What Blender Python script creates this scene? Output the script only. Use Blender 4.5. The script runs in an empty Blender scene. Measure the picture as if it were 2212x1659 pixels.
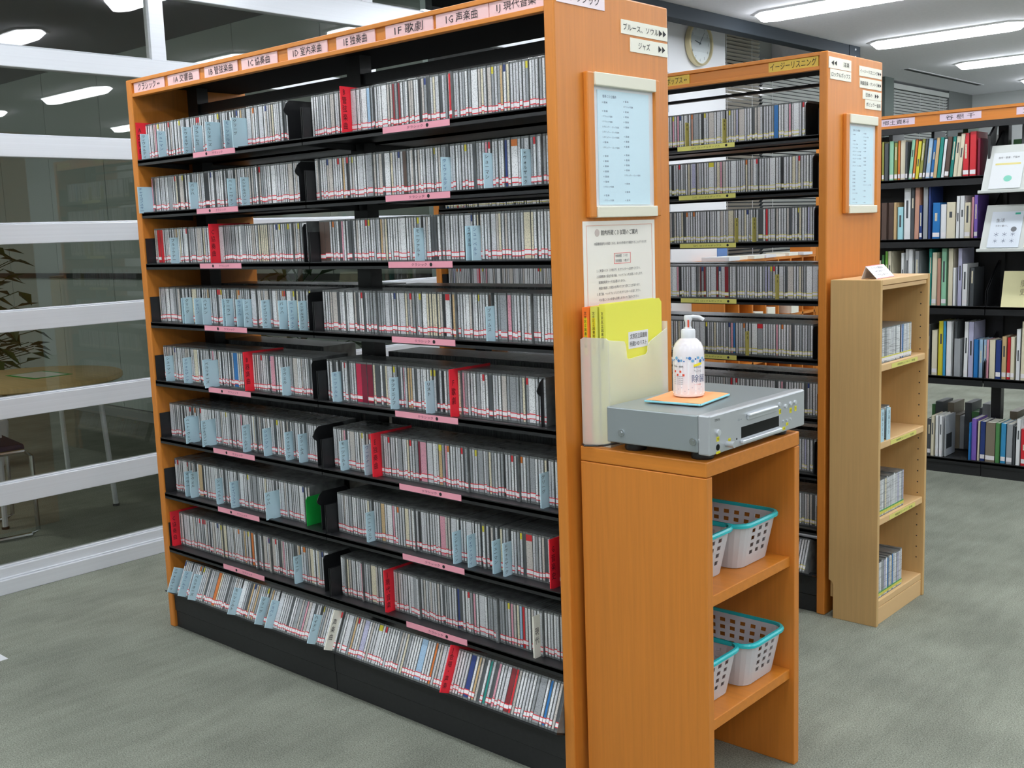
import bpy, bmesh, math, random
from mathutils import Vector, Matrix, noise
SC = bpy.context.scene
COL = SC.collection
# ------------------------------------------------------------------ camera
cd = bpy.data.cameras.new('camera'); cam = bpy.data.objects.new('camera', cd); COL.objects.link(cam)
cam.location = (3.43768, -1.93001, 1.36673)
cam.rotation_euler = (1.42895, 0.0347, 0.728881)
cd.sensor_fit = 'HORIZONTAL'; cd.sensor_width = 36; cd.lens = 2333.47 * 36 / 2212
cd.clip_start = .05; cd.clip_end = 100
SC.camera = cam
# ------------------------------------------------------------------ world, exposure
w = bpy.data.worlds.new('world'); SC.world = w; w.use_nodes = True
w.node_tree.nodes['Background'].inputs[0].default_value = (.5, .55, .6, 1)
w.node_tree.nodes['Background'].inputs[1].default_value = .02
vs = SC.view_settings
vs.view_transform = 'Standard'; vs.look = 'None'; vs.gamma = 1; vs.use_curve_mapping = False
vs.exposure = 1.1
LAMP = 11.0
SC.cycles.max_bounces = 8; SC.cycles.diffuse_bounces = 4; SC.cycles.transparent_max_bounces = 16
H = 2.75                       # ceiling height
XW = -.87                      # glass partition plane
R = random.Random(7)
# ------------------------------------------------------------------ materials
def lin(c): return tuple(((v/255)/12.92 if v/255 <= .04045 else ((v/255+.055)/1.055)**2.4) for v in c)
MATS = {}
def mat(name, rgb, rough=.5, metal=0, spec=.5, emit=None, bump=None, grain=None, alpha=None, coat=0):
    if name in MATS: return MATS[name]
    m = bpy.data.materials.new(name); m.use_nodes = True; nt = m.node_tree; N = nt.nodes; L = nt.links
    b = N['Principled BSDF']
    c = lin(rgb) + (1,)
    b.inputs['Base Color'].default_value = c; b.inputs['Roughness'].default_value = rough
    b.inputs['Metallic'].default_value = metal; b.inputs['Specular IOR Level'].default_value = spec
    if coat: b.inputs['Coat Weight'].default_value = coat; b.inputs['Coat Roughness'].default_value = .15
    if emit: b.inputs['Emission Color'].default_value = c; b.inputs['Emission Strength'].default_value = emit
    if alpha is not None: b.inputs['Alpha'].default_value = alpha
    if grain:      # (scale vector, amount, detail)
        sc, amt, det = grain
        g = N.new('ShaderNodeNewGeometry'); mp = N.new('ShaderNodeMapping'); mp.inputs['Scale'].default_value = sc
        nz = N.new('ShaderNodeTexNoise'); nz.inputs['Scale'].default_value = 1; nz.inputs['Detail'].default_value = det; nz.inputs['Roughness'].default_value = .65
        mr = N.new('ShaderNodeMapRange'); mr.inputs['From Min'].default_value = .3; mr.inputs['From Max'].default_value = .7
        mr.inputs['To Min'].default_value = 1-amt; mr.inputs['To Max'].default_value = 1+amt
        mx = N.new('ShaderNodeMix'); mx.data_type = 'RGBA'; mx.blend_type = 'MULTIPLY'; mx.inputs[0].default_value = 1
        mx.inputs[6].default_value = c
        L.new(g.outputs['Position'], mp.inputs[0]); L.new(mp.outputs[0], nz.inputs['Vector']); L.new(nz.outputs[0], mr.inputs[0])
        L.new(mr.outputs[0], mx.inputs[7]); L.new(mx.outputs[2], b.inputs['Base Color'])
        if bump:
            bp = N.new('ShaderNodeBump'); bp.inputs['Strength'].default_value = bump; bp.inputs['Distance'].default_value = .002
            L.new(nz.outputs[0], bp.inputs['Height']); L.new(bp.outputs[0], b.inputs['Normal'])
    MATS[name] = m; return m
WOOD = mat('orange_beech_veneer', (208, 128, 47), .42, grain=((90, 90, 3.5), .07, 3))
WOODH = mat('orange_beech_edge', (209, 128, 43), .38, grain=((3.5, 60, 90), .07, 3))
LWOOD = mat('pale_beech_veneer', (205, 168, 112), .5, grain=((110, 110, 4), .05, 3))
LWOODE = mat('pale_beech_edge', (222, 184, 132), .5)
BLACK = mat('black_steel', (33, 34, 36), .38, grain=((60, 60, 60), .12, 2))
BLACKM = mat('matt_black_steel', (26, 27, 29), .9, spec=.1)
BLACK2 = mat('black_plinth', (34, 35, 37), .5, grain=((80, 80, 80), .15, 2))
ALU = mat('white_aluminium', (222, 226, 232), .33, metal=.15, grain=((2, .4, 140), .03, 2))
WHITE = mat('white_paint', (226, 228, 232), .7)
CEIL = mat('ceiling_board', (236, 236, 242), .9, grain=((40, 40, 40), .03, 2))
INK = mat('black_ink', (28, 26, 30), .7)
INKB = mat('blue_ink', (45, 95, 150), .7)
PINK = mat('pink_label_card', (236, 160, 176), .5)
PINKH = mat('pale_pink_header_card', (238, 196, 196), .35)
YEL = mat('yellow_green_label_card', (222, 216, 118), .5)
YELH = mat('yellow_header_card', (222, 186, 70), .45)
CARD = mat('pale_blue_index_card', (188, 218, 230), .55)
REDM = mat('red_divider_plastic', (246, 40, 58), .45)
CREAM = mat('cream_card', (238, 236, 222), .6)
LAMPM = None
def spine_mat(name, rgb, amount=.5):
    """printed spine: base colour with rows of tiny dark specks of lettering"""
    m = mat('spine_'+name, rgb, .35, coat=.3)
    nt = m.node_tree; N = nt.nodes; L = nt.links; b = N['Principled BSDF']
    g = N.new('ShaderNodeNewGeometry'); mp = N.new('ShaderNodeMapping'); mp.inputs['Scale'].default_value = (500, 20, 420)
    nz = N.new('ShaderNodeTexNoise'); nz.inputs['Scale'].default_value = 1; nz.inputs['Detail'].default_value = 1
    mr = N.new('ShaderNodeMapRange'); mr.inputs['From Min'].default_value = .54; mr.inputs['From Max'].default_value = .66
    mr.inputs['To Min'].default_value = 0; mr.inputs['To Max'].default_value = amount
    mx = N.new('ShaderNodeMix'); mx.data_type = 'RGBA'; mx.inputs[6].default_value = lin(rgb)+(1,); mx.inputs[7].default_value = (.05, .05, .06, 1)
    L.new(g.outputs['Position'], mp.inputs[0]); L.new(mp.outputs[0], nz.inputs['Vector']); L.new(nz.outputs[0], mr.inputs[0])
    L.new(mr.outputs[0], mx.inputs[0]); L.new(mx.outputs[2], b.inputs['Base Color'])
    return m
CC = dict(ltgrey=(208, 210, 214), white=(232, 234, 236), grey=(158, 162, 166), warm=(202, 196, 190), cream=(224, 216, 190), dgrey=(80, 84, 88),
          black=(38, 38, 42), red=(212, 44, 54), dred=(140, 42, 50), crimson=(206, 40, 80), dcrim=(130, 22, 54), navy=(46, 66, 128), blue=(40, 120, 190),
          ltblue=(160, 192, 220), teal=(30, 140, 130), orange=(214, 120, 50), pink=(224, 160, 176), tan=(206, 176, 130), brown=(92, 74, 66),
          lilac=(184, 184, 212), yellow=(218, 206, 60), green=(84, 140, 84), olive=(150, 150, 72), mint=(150, 206, 172), cyan=(170, 222, 232),
          rose=(200, 150, 130), lime=(120, 180, 70), sky=(60, 150, 200), purple=(130, 100, 190), taupe=(130, 120, 104))
SP = {k: spine_mat(k, v, .5 if k in ('ltgrey', 'white', 'grey', 'warm', 'cream', 'tan', 'pink', 'mint', 'lilac') else .3) for k, v in CC.items()}
CASE = mat('smoky_clear_case', (112, 115, 115), .25, spec=.6, grain=((40, 40, 40), .2, 1))
STW = mat('sticker_white', (240, 236, 238), .5); STR = mat('sticker_red', (226, 62, 72), .5); STY = mat('sticker_yellow', (222, 214, 96), .5); STG = mat('sticker_green', (70, 160, 90), .5)
# ------------------------------------------------------------------ mesh helpers
class MB:
    def __init__(s): s.v = []; s.f = []; s.m = []
    def quad(s, pts, mi=0):
        n = len(s.v); s.v += [tuple(p) for p in pts]; s.f.append(tuple(range(n, n+len(pts)))); s.m.append(mi)
    def box(s, x0, x1, y0, y1, z0, z1, mi=0, M=None):
        n = len(s.v)
        P = [(x, y, z) for z in (z0, z1) for y in (y0, y1) for x in (x0, x1)]
        if M is not None: P = [tuple(M @ Vector(p)) for p in P]
        s.v += P
        for q in ((0, 2, 3, 1), (4, 5, 7, 6), (0, 1, 5, 4), (2, 6, 7, 3), (0, 4, 6, 2), (1, 3, 7, 5)):
            s.f.append(tuple(n+i for i in q)); s.m.append(mi)
        return s
    def prism(s, poly, axis, a, b, mi=0):
        """extrude 2-D polygon along axis ('x': poly=(y,z); 'y': (x,z); 'z': (x,y))"""
        def p(u, v, t): return {'x': (t, u, v), 'y': (u, t, v), 'z': (u, v, t)}[axis]
        n = len(s.v); k = len(poly)
        s.v += [p(u, v, a) for u, v in poly] + [p(u, v, b) for u, v in poly]
        s.f.append(tuple(n+i for i in range(k))); s.m.append(mi); s.f.append(tuple(n+k+i for i in reversed(range(k)))); s.m.append(mi)
        for i in range(k):
            j = (i+1) % k; s.f.append((n+i, n+k+i, n+k+j, n+j)); s.m.append(mi)
        return s
    def lathe(s, cx, cy, prof, seg=24, mi=0):
        n = len(s.v)
        for r, z in prof:
            for i in range(seg):
                a = 2*math.pi*i/seg; s.v.append((cx+r*math.cos(a), cy+r*math.sin(a), z))
        for k in range(len(prof)-1):
            for i in range(seg):
                j = (i+1) % seg; s.f.append((n+k*seg+i, n+k*seg+j, n+(k+1)*seg+j, n+(k+1)*seg+i)); s.m.append(mi)
        s.f.append(tuple(n+i for i in reversed(range(seg)))); s.m.append(mi)
        s.f.append(tuple(n+(len(prof)-1)*seg+i for i in range(seg))); s.m.append(mi)
        return s
    def tube(s, pts, r, seg=8, mi=0):
        pts = [Vector(p) for p in pts]; n = len(s.v)
        for k, p in enumerate(pts):
            d = (pts[min(k+1, len(pts)-1)]-pts[max(k-1, 0)]).normalized()
            u = d.cross(Vector((0, 0, 1)) if abs(d.z) < .9 else Vector((1, 0, 0))).normalized(); v = d.cross(u)
            for i in range(seg):
                a = 2*math.pi*i/seg; s.v.append(tuple(p+u*(r*math.cos(a))+v*(r*math.sin(a))))
        for k in range(len(pts)-1):
            for i in range(seg):
                j = (i+1) % seg; s.f.append((n+k*seg+i, n+k*seg+j, n+(k+1)*seg+j, n+(k+1)*seg+i)); s.m.append(mi)
        s.f.append(tuple(n+i for i in range(seg))); s.m.append(mi); s.f.append(tuple(n+(len(pts)-1)*seg+i for i in reversed(range(seg)))); s.m.append(mi)
        return s
    def disc(s, c, r, ax='x', t=.004, seg=20, mi=0):
        c = Vector(c); A = {'x': (Vector((1, 0, 0)), Vector((0, 1, 0)), Vector((0, 0, 1))), 'y': (Vector((0, -1, 0)), Vector((1, 0, 0)), Vector((0, 0, 1))), 'z': (Vector((0, 0, 1)), Vector((1, 0, 0)), Vector((0, 1, 0)))}[ax]
        n = len(s.v)
        for o in (0, t):
            for i in range(seg):
                a = 2*math.pi*i/seg; s.v.append(tuple(c+A[0]*o+A[1]*(r*math.cos(a))+A[2]*(r*math.sin(a))))
        s.f.append(tuple(n+i for i in reversed(range(seg)))); s.f.append(tuple(n+seg+i for i in range(seg))); s.m += [mi, mi]
        for i in range(seg):
            j = (i+1) % seg; s.f.append((n+i, n+j, n+seg+j, n+seg+i)); s.m.append(mi)
        return s
    def build(s, name, mats, parent=None, bevel=0, smooth=False, fix=True, origin=None, noorigin=False):
        if not isinstance(mats, (list, tuple)): mats = [mats]
        me = bpy.data.meshes.new(name)
        if noorigin: o0 = Vector((0, 0, 0))
        elif origin is not None: o0 = Vector(origin)
        else:
            xs = [v[0] for v in s.v]; ys = [v[1] for v in s.v]; zs = [v[2] for v in s.v]
            o0 = Vector(((min(xs)+max(xs))/2, (min(ys)+max(ys))/2, min(zs)))
        me.from_pydata([(v[0]-o0.x, v[1]-o0.y, v[2]-o0.z) for v in s.v], [], s.f)
        for m in mats: me.materials.append(m)
        me.polygons.foreach_set('material_index', s.m)
        if fix:
            bm = bmesh.new(); bm.from_mesh(me); bmesh.ops.recalc_face_normals(bm, faces=bm.faces)
            bm.to_mesh(me); bm.free()
        if smooth:
            me.polygons.foreach_set('use_smooth', [True]*len(me.polygons))
            try: me.set_sharp_from_angle(angle=math.radians(40))
            except Exception: pass
        me.update()
        return put(name, me, o0, parent, bevel)
def put(name, me, loc, parent=None, bevel=0):
    o = bpy.data.objects.new(name, me); COL.objects.link(o)
    if parent is not None:
        o.parent = parent; o.location = Vector(loc)-world_loc(parent)
    else: o.location = loc
    if bevel:
        b = o.modifiers.new('bevel', 'BEVEL'); b.width = bevel; b.segments = 2; b.limit_method = 'ANGLE'; b.angle_limit = math.radians(40)
    return o
def world_loc(o):
    p = Vector(o.location)
    while o.parent is not None: o = o.parent; p += Vector(o.location)
    return p
def empty(name, loc, label, cat, group=None):
    o = bpy.data.objects.new(name, None); o.empty_display_size = .05; COL.objects.link(o); o.location = loc
    return tag(o, label, cat, group)
def tag(o, label, cat, group=None):
    o['label'] = label; o['category'] = cat
    if group: o['group'] = group
    return o
def struct(o): o['kind'] = 'structure'; return o
def bx(name, x0, x1, y0, y1, z0, z1, m, parent=None, bevel=0):
    return MB().box(x0, x1, y0, y1, z0, z1).build(name, m, parent, bevel)
TCACHE = {}
def text_geo(body):
    if body in TCACHE: return TCACHE[body]
    c = bpy.data.curves.new('t', 'FONT'); c.body = body; c.align_x = 'CENTER'; c.size = 1; c.resolution_u = 1; c.fill_mode = 'FRONT'
    c.space_line = 1.12
    o = bpy.data.objects.new('t', c); COL.objects.link(o)
    dg = bpy.context.evaluated_depsgraph_get(); me = bpy.data.meshes.new_from_object(o.evaluated_get(dg))
    vs_ = [tuple(v.co) for v in me.vertices]; fs = [tuple(p.vertices) for p in me.polygons]
    bpy.data.objects.remove(o); bpy.data.curves.remove(c); bpy.data.meshes.remove(me)
    if vs_:
        x0 = min(v[0] for v in vs_); x1 = max(v[0] for v in vs_); y0 = min(v[1] for v in vs_); y1 = max(v[1] for v in vs_)
        vs_ = [((v[0]-x0)/(x1-x0 or 1)-.5, (v[1]-y0)/(y1-y0 or 1)-.5) for v in vs_]; asp = (x1-x0)/(y1-y0 or 1)
    else: asp = 1
    TCACHE[body] = (vs_, fs, asp); return TCACHE[body]
FR = {'-y': ((1, 0, 0), (0, 0, 1), (0, -1, 0)), '+x': ((0, 1, 0), (0, 0, 1), (1, 0, 0)), '+z': ((0, 1, 0), (-1, 0, 0), (0, 0, 1))}
def text(body, pos, wdt, hgt, face, m, parent, name='lettering', frame=None, vertical=False, off=.0007, rot=None):
    if vertical: body = '\n'.join(body)
    vs_, fs, asp = text_geo(body)
    if not vs_: return None
    if wdt is None: wdt = hgt*asp
    if hgt is None: hgt = wdt/asp
    r, u, n = [Vector(a) for a in (frame or FR[face])]
    mb = MB(); p = Vector(pos)+n*off
    mb.v = [tuple(p+r*(x*wdt)+u*(y*hgt)) for x, y in vs_]; mb.f = fs; mb.m = [0]*len(fs)
    return mb.build(name, m, parent, fix=False, origin=tuple(p))
ORD = ['zeroth', 'first', 'second', 'third', 'fourth', 'fifth', 'sixth', 'seventh', 'eighth', 'ninth', 'tenth', 'eleventh', 'twelfth', 'thirteenth', 'fourteenth', 'fifteenth', 'sixteenth', 'seventeenth', 'eighteenth', 'nineteenth', 'twentieth']
TENS = {2: 'twenty', 3: 'thirty', 4: 'forty', 5: 'fifty', 6: 'sixty', 7: 'seventy', 8: 'eighty', 9: 'ninety'}
def ordn(n):
    if n <= 20: return ORD[n]
    t, u = divmod(n, 10)
    return (TENS[t][:-1]+'ieth') if u == 0 else TENS[t]+'-'+ORD[u]
SHELFN = ['top', 'second', 'third', 'fourth', 'fifth', 'sixth', 'seventh', 'eighth', 'sloping bottom']
# ------------------------------------------------------------------ room shell
X1, Y0, Y1 = 8.2, -5.0, 11.5
carpet = mat('grey_green_carpet', (140, 146, 136), .95, spec=.1)
nt = carpet.node_tree; N = nt.nodes; L = nt.links; b = N['Principled BSDF']
g = N.new('ShaderNodeNewGeometry')
n1 = N.new('ShaderNodeTexNoise'); n1.inputs['Scale'].default_value = 260; n1.inputs['Detail'].default_value = 3; n1.inputs['Roughness'].default_value = .8
n2 = N.new('ShaderNodeTexNoise'); n2.inputs['Scale'].default_value = 3.2; n2.inputs['Detail'].default_value = 3
mp = N.new('ShaderNodeMapping'); mp.inputs['Scale'].default_value = (25, 5, 1); n3 = N.new('ShaderNodeTexNoise'); n3.inputs['Scale'].default_value = 1; n3.inputs['Detail'].default_value = 2
cr = N.new('ShaderNodeValToRGB'); cr.color_ramp.elements[0].position = .3; cr.color_ramp.elements[0].color = lin((86, 90, 80))+(1,); cr.color_ramp.elements[1].position = .7; cr.color_ramp.elements[1].color = lin((176, 180, 166))+(1,)
mr = N.new('ShaderNodeMapRange'); mr.inputs['From Min'].default_value = .3; mr.inputs['From Max'].default_value = .7; mr.inputs['To Min'].default_value = .84; mr.inputs['To Max'].default_value = 1.14
m3 = N.new('ShaderNodeMapRange'); m3.inputs['From Min'].default_value = .3; m3.inputs['From Max'].default_value = .7; m3.inputs['To Min'].default_value = .93; m3.inputs['To Max'].default_value = 1.06
mx = N.new('ShaderNodeMix'); mx.data_type = 'RGBA'; mx.blend_type = 'MULTIPLY'; mx.inputs[0].default_value = 1
mm = N.new('ShaderNodeMath'); mm.operation = 'MULTIPLY'
L.new(g.outputs['Position'], n1.inputs['Vector']); L.new(g.outputs['Position'], n2.inputs['Vector']); L.new(g.outputs['Position'], mp.inputs[0]); L.new(mp.outputs[0], n3.inputs['Vector'])
L.new(n1.outputs[0], cr.inputs[0]); L.new(n2.outputs[0], mr.inputs[0]); L.new(n3.outputs[0], m3.inputs[0]); L.new(mr.outputs[0], mm.inputs[0]); L.new(m3.outputs[0], mm.inputs[1])
L.new(cr.outputs[0], mx.inputs[6]); L.new(mm.outputs[0], mx.inputs[7]); L.new(mx.outputs[2], b.inputs['Base Color'])
bp = N.new('ShaderNodeBump'); bp.inputs['Strength'].default_value = .5; bp.inputs['Distance'].default_value = .004; L.new(n1.outputs[0], bp.inputs['Height']); L.new(bp.outputs[0], b.inputs['Normal'])
struct(bx('floor', -8.2, X1, Y0, Y1, -.1, 0, carpet))
WALLG = mat('grey_wall_paint', (186, 190, 190), .8)
struct(bx('wall_front', XW-.1, X1, Y0-.1, Y0, 0, H, WALLG))
struct(bx('wall_right', X1, X1+.1, Y0-.1, Y1+.1, 0, H, WALLG))
struct(bx('wall_back', -1.5, X1, Y1, Y1+.1, 0, H, WALLG))
# ceiling
LX = [(-.36, .84), (1.75, 2.95), (3.9, 5.1), (6.05, 7.25)]
LY = [-4.0, -2.2, -.5, 1.42, 3.03, 4.87, 6.72, 8.6, 10.5]
PK = -.62      # beyond this line the ceiling steps up into a pocket beside the column
mb = MB(); mb.box(PK, X1+.1, Y0-.1, Y1+.1, H, H+.1); mb.box(-1.5, PK, 6.84, Y1+.1, H, H+.1); mb.box(-1.5, PK, Y0-.1, 4.5, H, H+.1)
mb.box(-1.5, PK, 4.5, 6.84, 2.98, 3.05); mb.box(PK, PK+.02, 4.5, 6.84, H+.1, 2.98); mb.box(-1.5, PK, 4.48, 4.5, H+.1, 2.98); mb.box(-1.5, PK, 6.84, 6.86, H+.1, 2.98)
struct(mb.build('ceiling', CEIL))
LAMPM = mat('fluorescent_glow', (246, 250, 255), .5, emit=LAMP)
REFL = mat('lamp_trough_white', (235, 236, 238), .3)
POSX = ['near the glass wall', 'over the main aisle', 'right of the main aisle', 'by the right wall']
lamp_proto = None
for j, y in enumerate(LY):
    for i, (a, b_) in enumerate(LX):
        lab = 'long fluorescent ceiling light %s, %s row from the back wall' % (POSX[i], ordn(len(LY)-j))
        if lamp_proto is None:
            t = empty('ceiling_light', ((a+b_)/2, y, H), lab, 'ceiling light', 'fluorescent ceiling lights'); lamp_proto = t
            def loft(r0, z0, r1, z1, nm, m):
                q = MB(); q.v = [(x_, y_, z0) for x_, y_ in r0]+[(x_, y_, z1) for x_, y_ in r1]; k_ = len(r0)
                q.f = [tuple(range(k_)), tuple(range(k_, 2*k_))]+[(i_, (i_+1) % k_, k_+(i_+1) % k_, k_+i_) for i_ in range(k_)]; q.m = [0]*len(q.f); return q.build(nm, m, t)
            loft([(a-.03, y-.02), (a+.1, y-.125), (b_-.1, y-.125), (b_+.03, y-.02), (b_+.03, y+.02), (b_-.1, y+.125), (a+.1, y+.125), (a-.03, y+.02)], H, [(a, y-.02), (a+.1, y-.115), (b_-.1, y-.115), (b_, y-.02), (b_, y+.02), (b_-.1, y+.115), (a+.1, y+.115), (a, y+.02)], H-.012, 'base_plate', REFL)
            loft([(a+.01, y-.02), (a+.11, y-.1), (b_-.11, y-.1), (b_-.01, y-.02), (b_-.01, y+.02), (b_-.11, y+.1), (a+.11, y+.1), (a+.01, y+.02)], H-.011, [(a+.06, y-.02), (a+.13, y-.055), (b_-.13, y-.055), (b_-.06, y-.02), (b_-.06, y+.02), (b_-.13, y+.055), (a+.13, y+.055), (a+.06, y+.02)], H-.055, 'diffuser', LAMPM)
        else:
            t = lamp_proto.copy(); COL.objects.link(t); t.location = ((a+b_)/2, y, H); t['label'] = lab
            for ch in list(lamp_proto.children):
                c_ = ch.copy(); COL.objects.link(c_); c_.parent = t
# slot vent in the ceiling near the blinds
v = empty('ceiling_slot_vent', (-.78, 9.5, H), 'thin dark slot vent in the ceiling near the window blinds', 'vent')
bx('vent_slot', -.805, -.765, 8.5, 10.5, H-.006, H+.001, mat('vent_dark', (50, 52, 54), .7), v); bx('vent_frame', -.83, -.745, 8.46, 10.54, H-.004, H+.001, CEIL, v)
# ceiling beam / shutter box with end cap
BEAM = mat('dark_grey_painted_steel', (54, 61, 68), .75, spec=.2)
t = struct(empty('trim_1', (-.35, 3, 2.6), 'dark grey steel shutter box hanging under the ceiling along the aisle', 'beam')); del t['category']; del t['label']
bx('shutter_box', -.6, -.5, Y0, 6.64, 2.662, H, BEAM, t, .003); bx('end_cap', -.605, -.495, 6.64, 6.84, 2.657, H, BEAM, t, .003)
q = MB()
for z in (2.66, 2.72): q.disc((-.495, 6.74, z), .008, 'x', .006)
q.build('screw', ALU, t)
# glass partition
def glass_mat(nm='partition_glass', tint=(.9, .93, .91, 1)):
    m = bpy.data.materials.new(nm); m.use_nodes = True; nt = m.node_tree; N = nt.nodes; L = nt.links; N.clear()
    o = N.new('ShaderNodeOutputMaterial'); tr = N.new('ShaderNodeBsdfTransparent'); gl = N.new('ShaderNodeBsdfGlossy'); mx = N.new('ShaderNodeMixShader'); fr = N.new('ShaderNodeFresnel'); ad = N.new('ShaderNodeMath')
    tr.inputs[0].default_value = tint; gl.inputs['Roughness'].default_value = .01; gl.inputs[0].default_value = (1, 1, 1, 1)
    fr.inputs[0].default_value = 1.5; ad.operation = 'ADD'; ad.inputs[1].default_value = .04
    L.new(fr.outputs[0], ad.inputs[0]); L.new(ad.outputs[0], mx.inputs[0]); L.new(tr.outputs[0], mx.inputs[1]); L.new(gl.outputs[0], mx.inputs[2]); L.new(mx.outputs[0], o.inputs[0])
    return m
GLASS = glass_mat()
part = struct(bpy.data.objects.new('wall_left', None)); COL.objects.link(part); part.location = (XW, 0, 0)
RZ = [(0, .06), (.062, .104), (.353, .438), (.696, .775), (1.036, 1.117), (1.378, 1.457), (1.716, 1.80), (2.06, 2.141), (2.41, 2.535)]
YE = 4.58
MY = [-4.14, -2.94, -1.74, -.54, .66, 1.86, 3.06, 4.26]
for k, (a, b_) in enumerate(RZ):
    x0 = XW-.05 if k else XW-.06; x1 = XW if k else XW+.02
    q = MB().box(x0, x1, Y0, YE, a, b_)
    q.box(x0+.005, x1-.012, Y0, YE, b_, b_+.006)
    q.build('base_rail' if k < 2 else 'rail', ALU, part, .003)
for y in MY:
    for a, b_ in [(.104, .353), (.438, .696), (.775, 1.036), (1.117, 1.378), (1.457, 1.716), (1.8, 2.06), (2.141, 2.41), (2.535, H)]:
        if b_ > 2.1: bx('mullion', XW-.05, XW-.006, y-.035, y+.035, a, b_, ALU, part, .002)
pane_mesh = {}
ys = [Y0]+MY+[YE]
for i in range(len(ys)-1):
    for a, b_ in [(.104, .353), (.438, .696), (.775, 1.036), (1.117, 1.378), (1.457, 1.716), (1.8, 2.06), (2.141, 2.41), (2.535, H)]:
        y0, y1 = ys[i], ys[i+1]
        q = MB(); q.quad([(XW-.025, y0, a), (XW-.025, y1, a), (XW-.025, y1, b_), (XW-.025, y0, b_)])
        q.build('glass_pane', GLASS, part)
# white column with clock beyond the partition
struct(bx('wall_column', -1.45, XW, YE, 5.34, 0, 2.98, WHITE))
bx('trim_2', XW-.002, XW+.004, 5.2, 5.34, 1.05, 1.2, mat('blue_notice', (90, 130, 190), .6))['kind'] = 'structure'
# window wall with blinds beyond
DK = mat('night_window', (30, 34, 38), .1)
struct(bx('wall_window', -1.45, -1.3, 5.34, Y1, 0, 2.98, WALLG))
struct(bx('window_1', -1.3, -1.29, 5.45, 8.8, .85, 2.7, DK)); struct(bx('window_2', -1.3, -1.29, 9.1, 10.7, .85, 2.7, DK))
struct(bx('trim_3', -1.3, -1.14, 8.86, 9.08, 0, H, mat('green_grey_column', (96, 108, 104), .6)))
struct(bx('trim_4', -1.3, -1.2, 10.76, Y1, 0, H, mat('grey_panel', (120, 124, 124), .6)))
BL = mat('grey_blind_slat', (210, 213, 211), .5); BL2 = mat('brown_grey_blind_slat', (178, 172, 162), .5)
for k, (a, b_, m, lab) in enumerate([(5.36, 6.47, BL2, 'brownish grey venetian blind beside the wall clock'), (6.52, 8.84, BL, 'wide grey venetian blind left of the dark column'), (9.1, 10.74, BL, 'grey venetian blind by the far room corner')]):
    t = empty('venetian_blind', (-1.2, (a+b_)/2, .9), lab, 'blind', 'venetian blinds')
    q = MB(); z = .93; zt_ = 2.9 if k == 0 else 2.66
    while z < zt_:
        q.quad([(-1.225, a, z), (-1.225, b_, z), (-1.207, b_, z+.019), (-1.207, a, z+.019)]); z += .03
    o = q.build('slat', m, t, fix=False); o['kind'] = 'stuff'
    bx('head_rail', -1.235, -1.195, a, b_, zt_+.01, zt_+.06, m, t); bx('bottom_rail', -1.23, -1.2, a, b_, .9, .918, m, t)
    q = MB()
    for y in (a+.15, (a+b_)/2, b_-.15): q.box(-1.2, -1.198, y-.002, y+.002, .91, zt_)
    q.build('cord', WHITE, t)
# clock
t = empty('wall_clock', (XW, 4.937, 2.635), 'round wall clock with gold rim on the white column', 'clock')
GOLD = mat('champagne_rim', (216, 204, 164), .35, metal=.5)
q = MB(); c = Vector((XW, 4.937, 2.635)); seg = 40
def ring(q, c, prof, seg=40, mi=0):
    n = len(q.v)
    for r, x in prof:
        for i in range(seg):
            a = 2*math.pi*i/seg; q.v.append((c.x+x, c.y+r*math.cos(a), c.z+r*math.sin(a)))
    for k in range(len(prof)-1):
        for i in range(seg):
            j = (i+1) % seg; q.f.append((n+k*seg+i, n+k*seg+j, n+(k+1)*seg+j, n+(k+1)*seg+i)); q.m.append(mi)
ring(q, c, [(.148, .002), (.156, .01), (.156, .045), (.15, .052), (.143, .05), (.14, .032)]); q.build('rim', GOLD, t, smooth=True)
MB().disc((XW+.004, 4.937, 2.635), .142, 'x', .028, 40).build('dial', mat('clock_dial', (240, 246, 248), .25), t)
def hand(L_, wd, ang, nm):
    q = MB(); d = Vector((0, math.sin(ang), math.cos(ang))); p = Vector((0, d.z, -d.y)); b0 = c+Vector((.034, 0, 0))
    q.quad([b0-p*wd-d*.015, b0+p*wd-d*.015, b0+p*wd*.5+d*L_, b0-p*wd*.5+d*L_]); q.build(nm, mat('clock_hand', (120, 132, 140), .5), t, fix=False)
hand(.07, .006, math.radians(-78), 'hour_hand'); hand(.1, .004, math.radians(38), 'minute_hand')
for h in range(12):
    a = math.radians(30*(h+1)); text(str(h+1), (XW+.033, 4.937+.115*math.sin(a), 2.635+.115*math.cos(a)), None, .022, '+x', mat('clock_hand', (0, 0, 0)), t, 'numeral')
# glass front of the clock
g2 = MB(); g2.quad([(XW+.046, 4.937+.143*math.cos(i*math.pi/20), 2.635+.143*math.sin(i*math.pi/20)) for i in range(40)]); g2.build('glass_cover', glass_mat('clock_glass', (1, 1, 1, 1)), t, fix=False)
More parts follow.
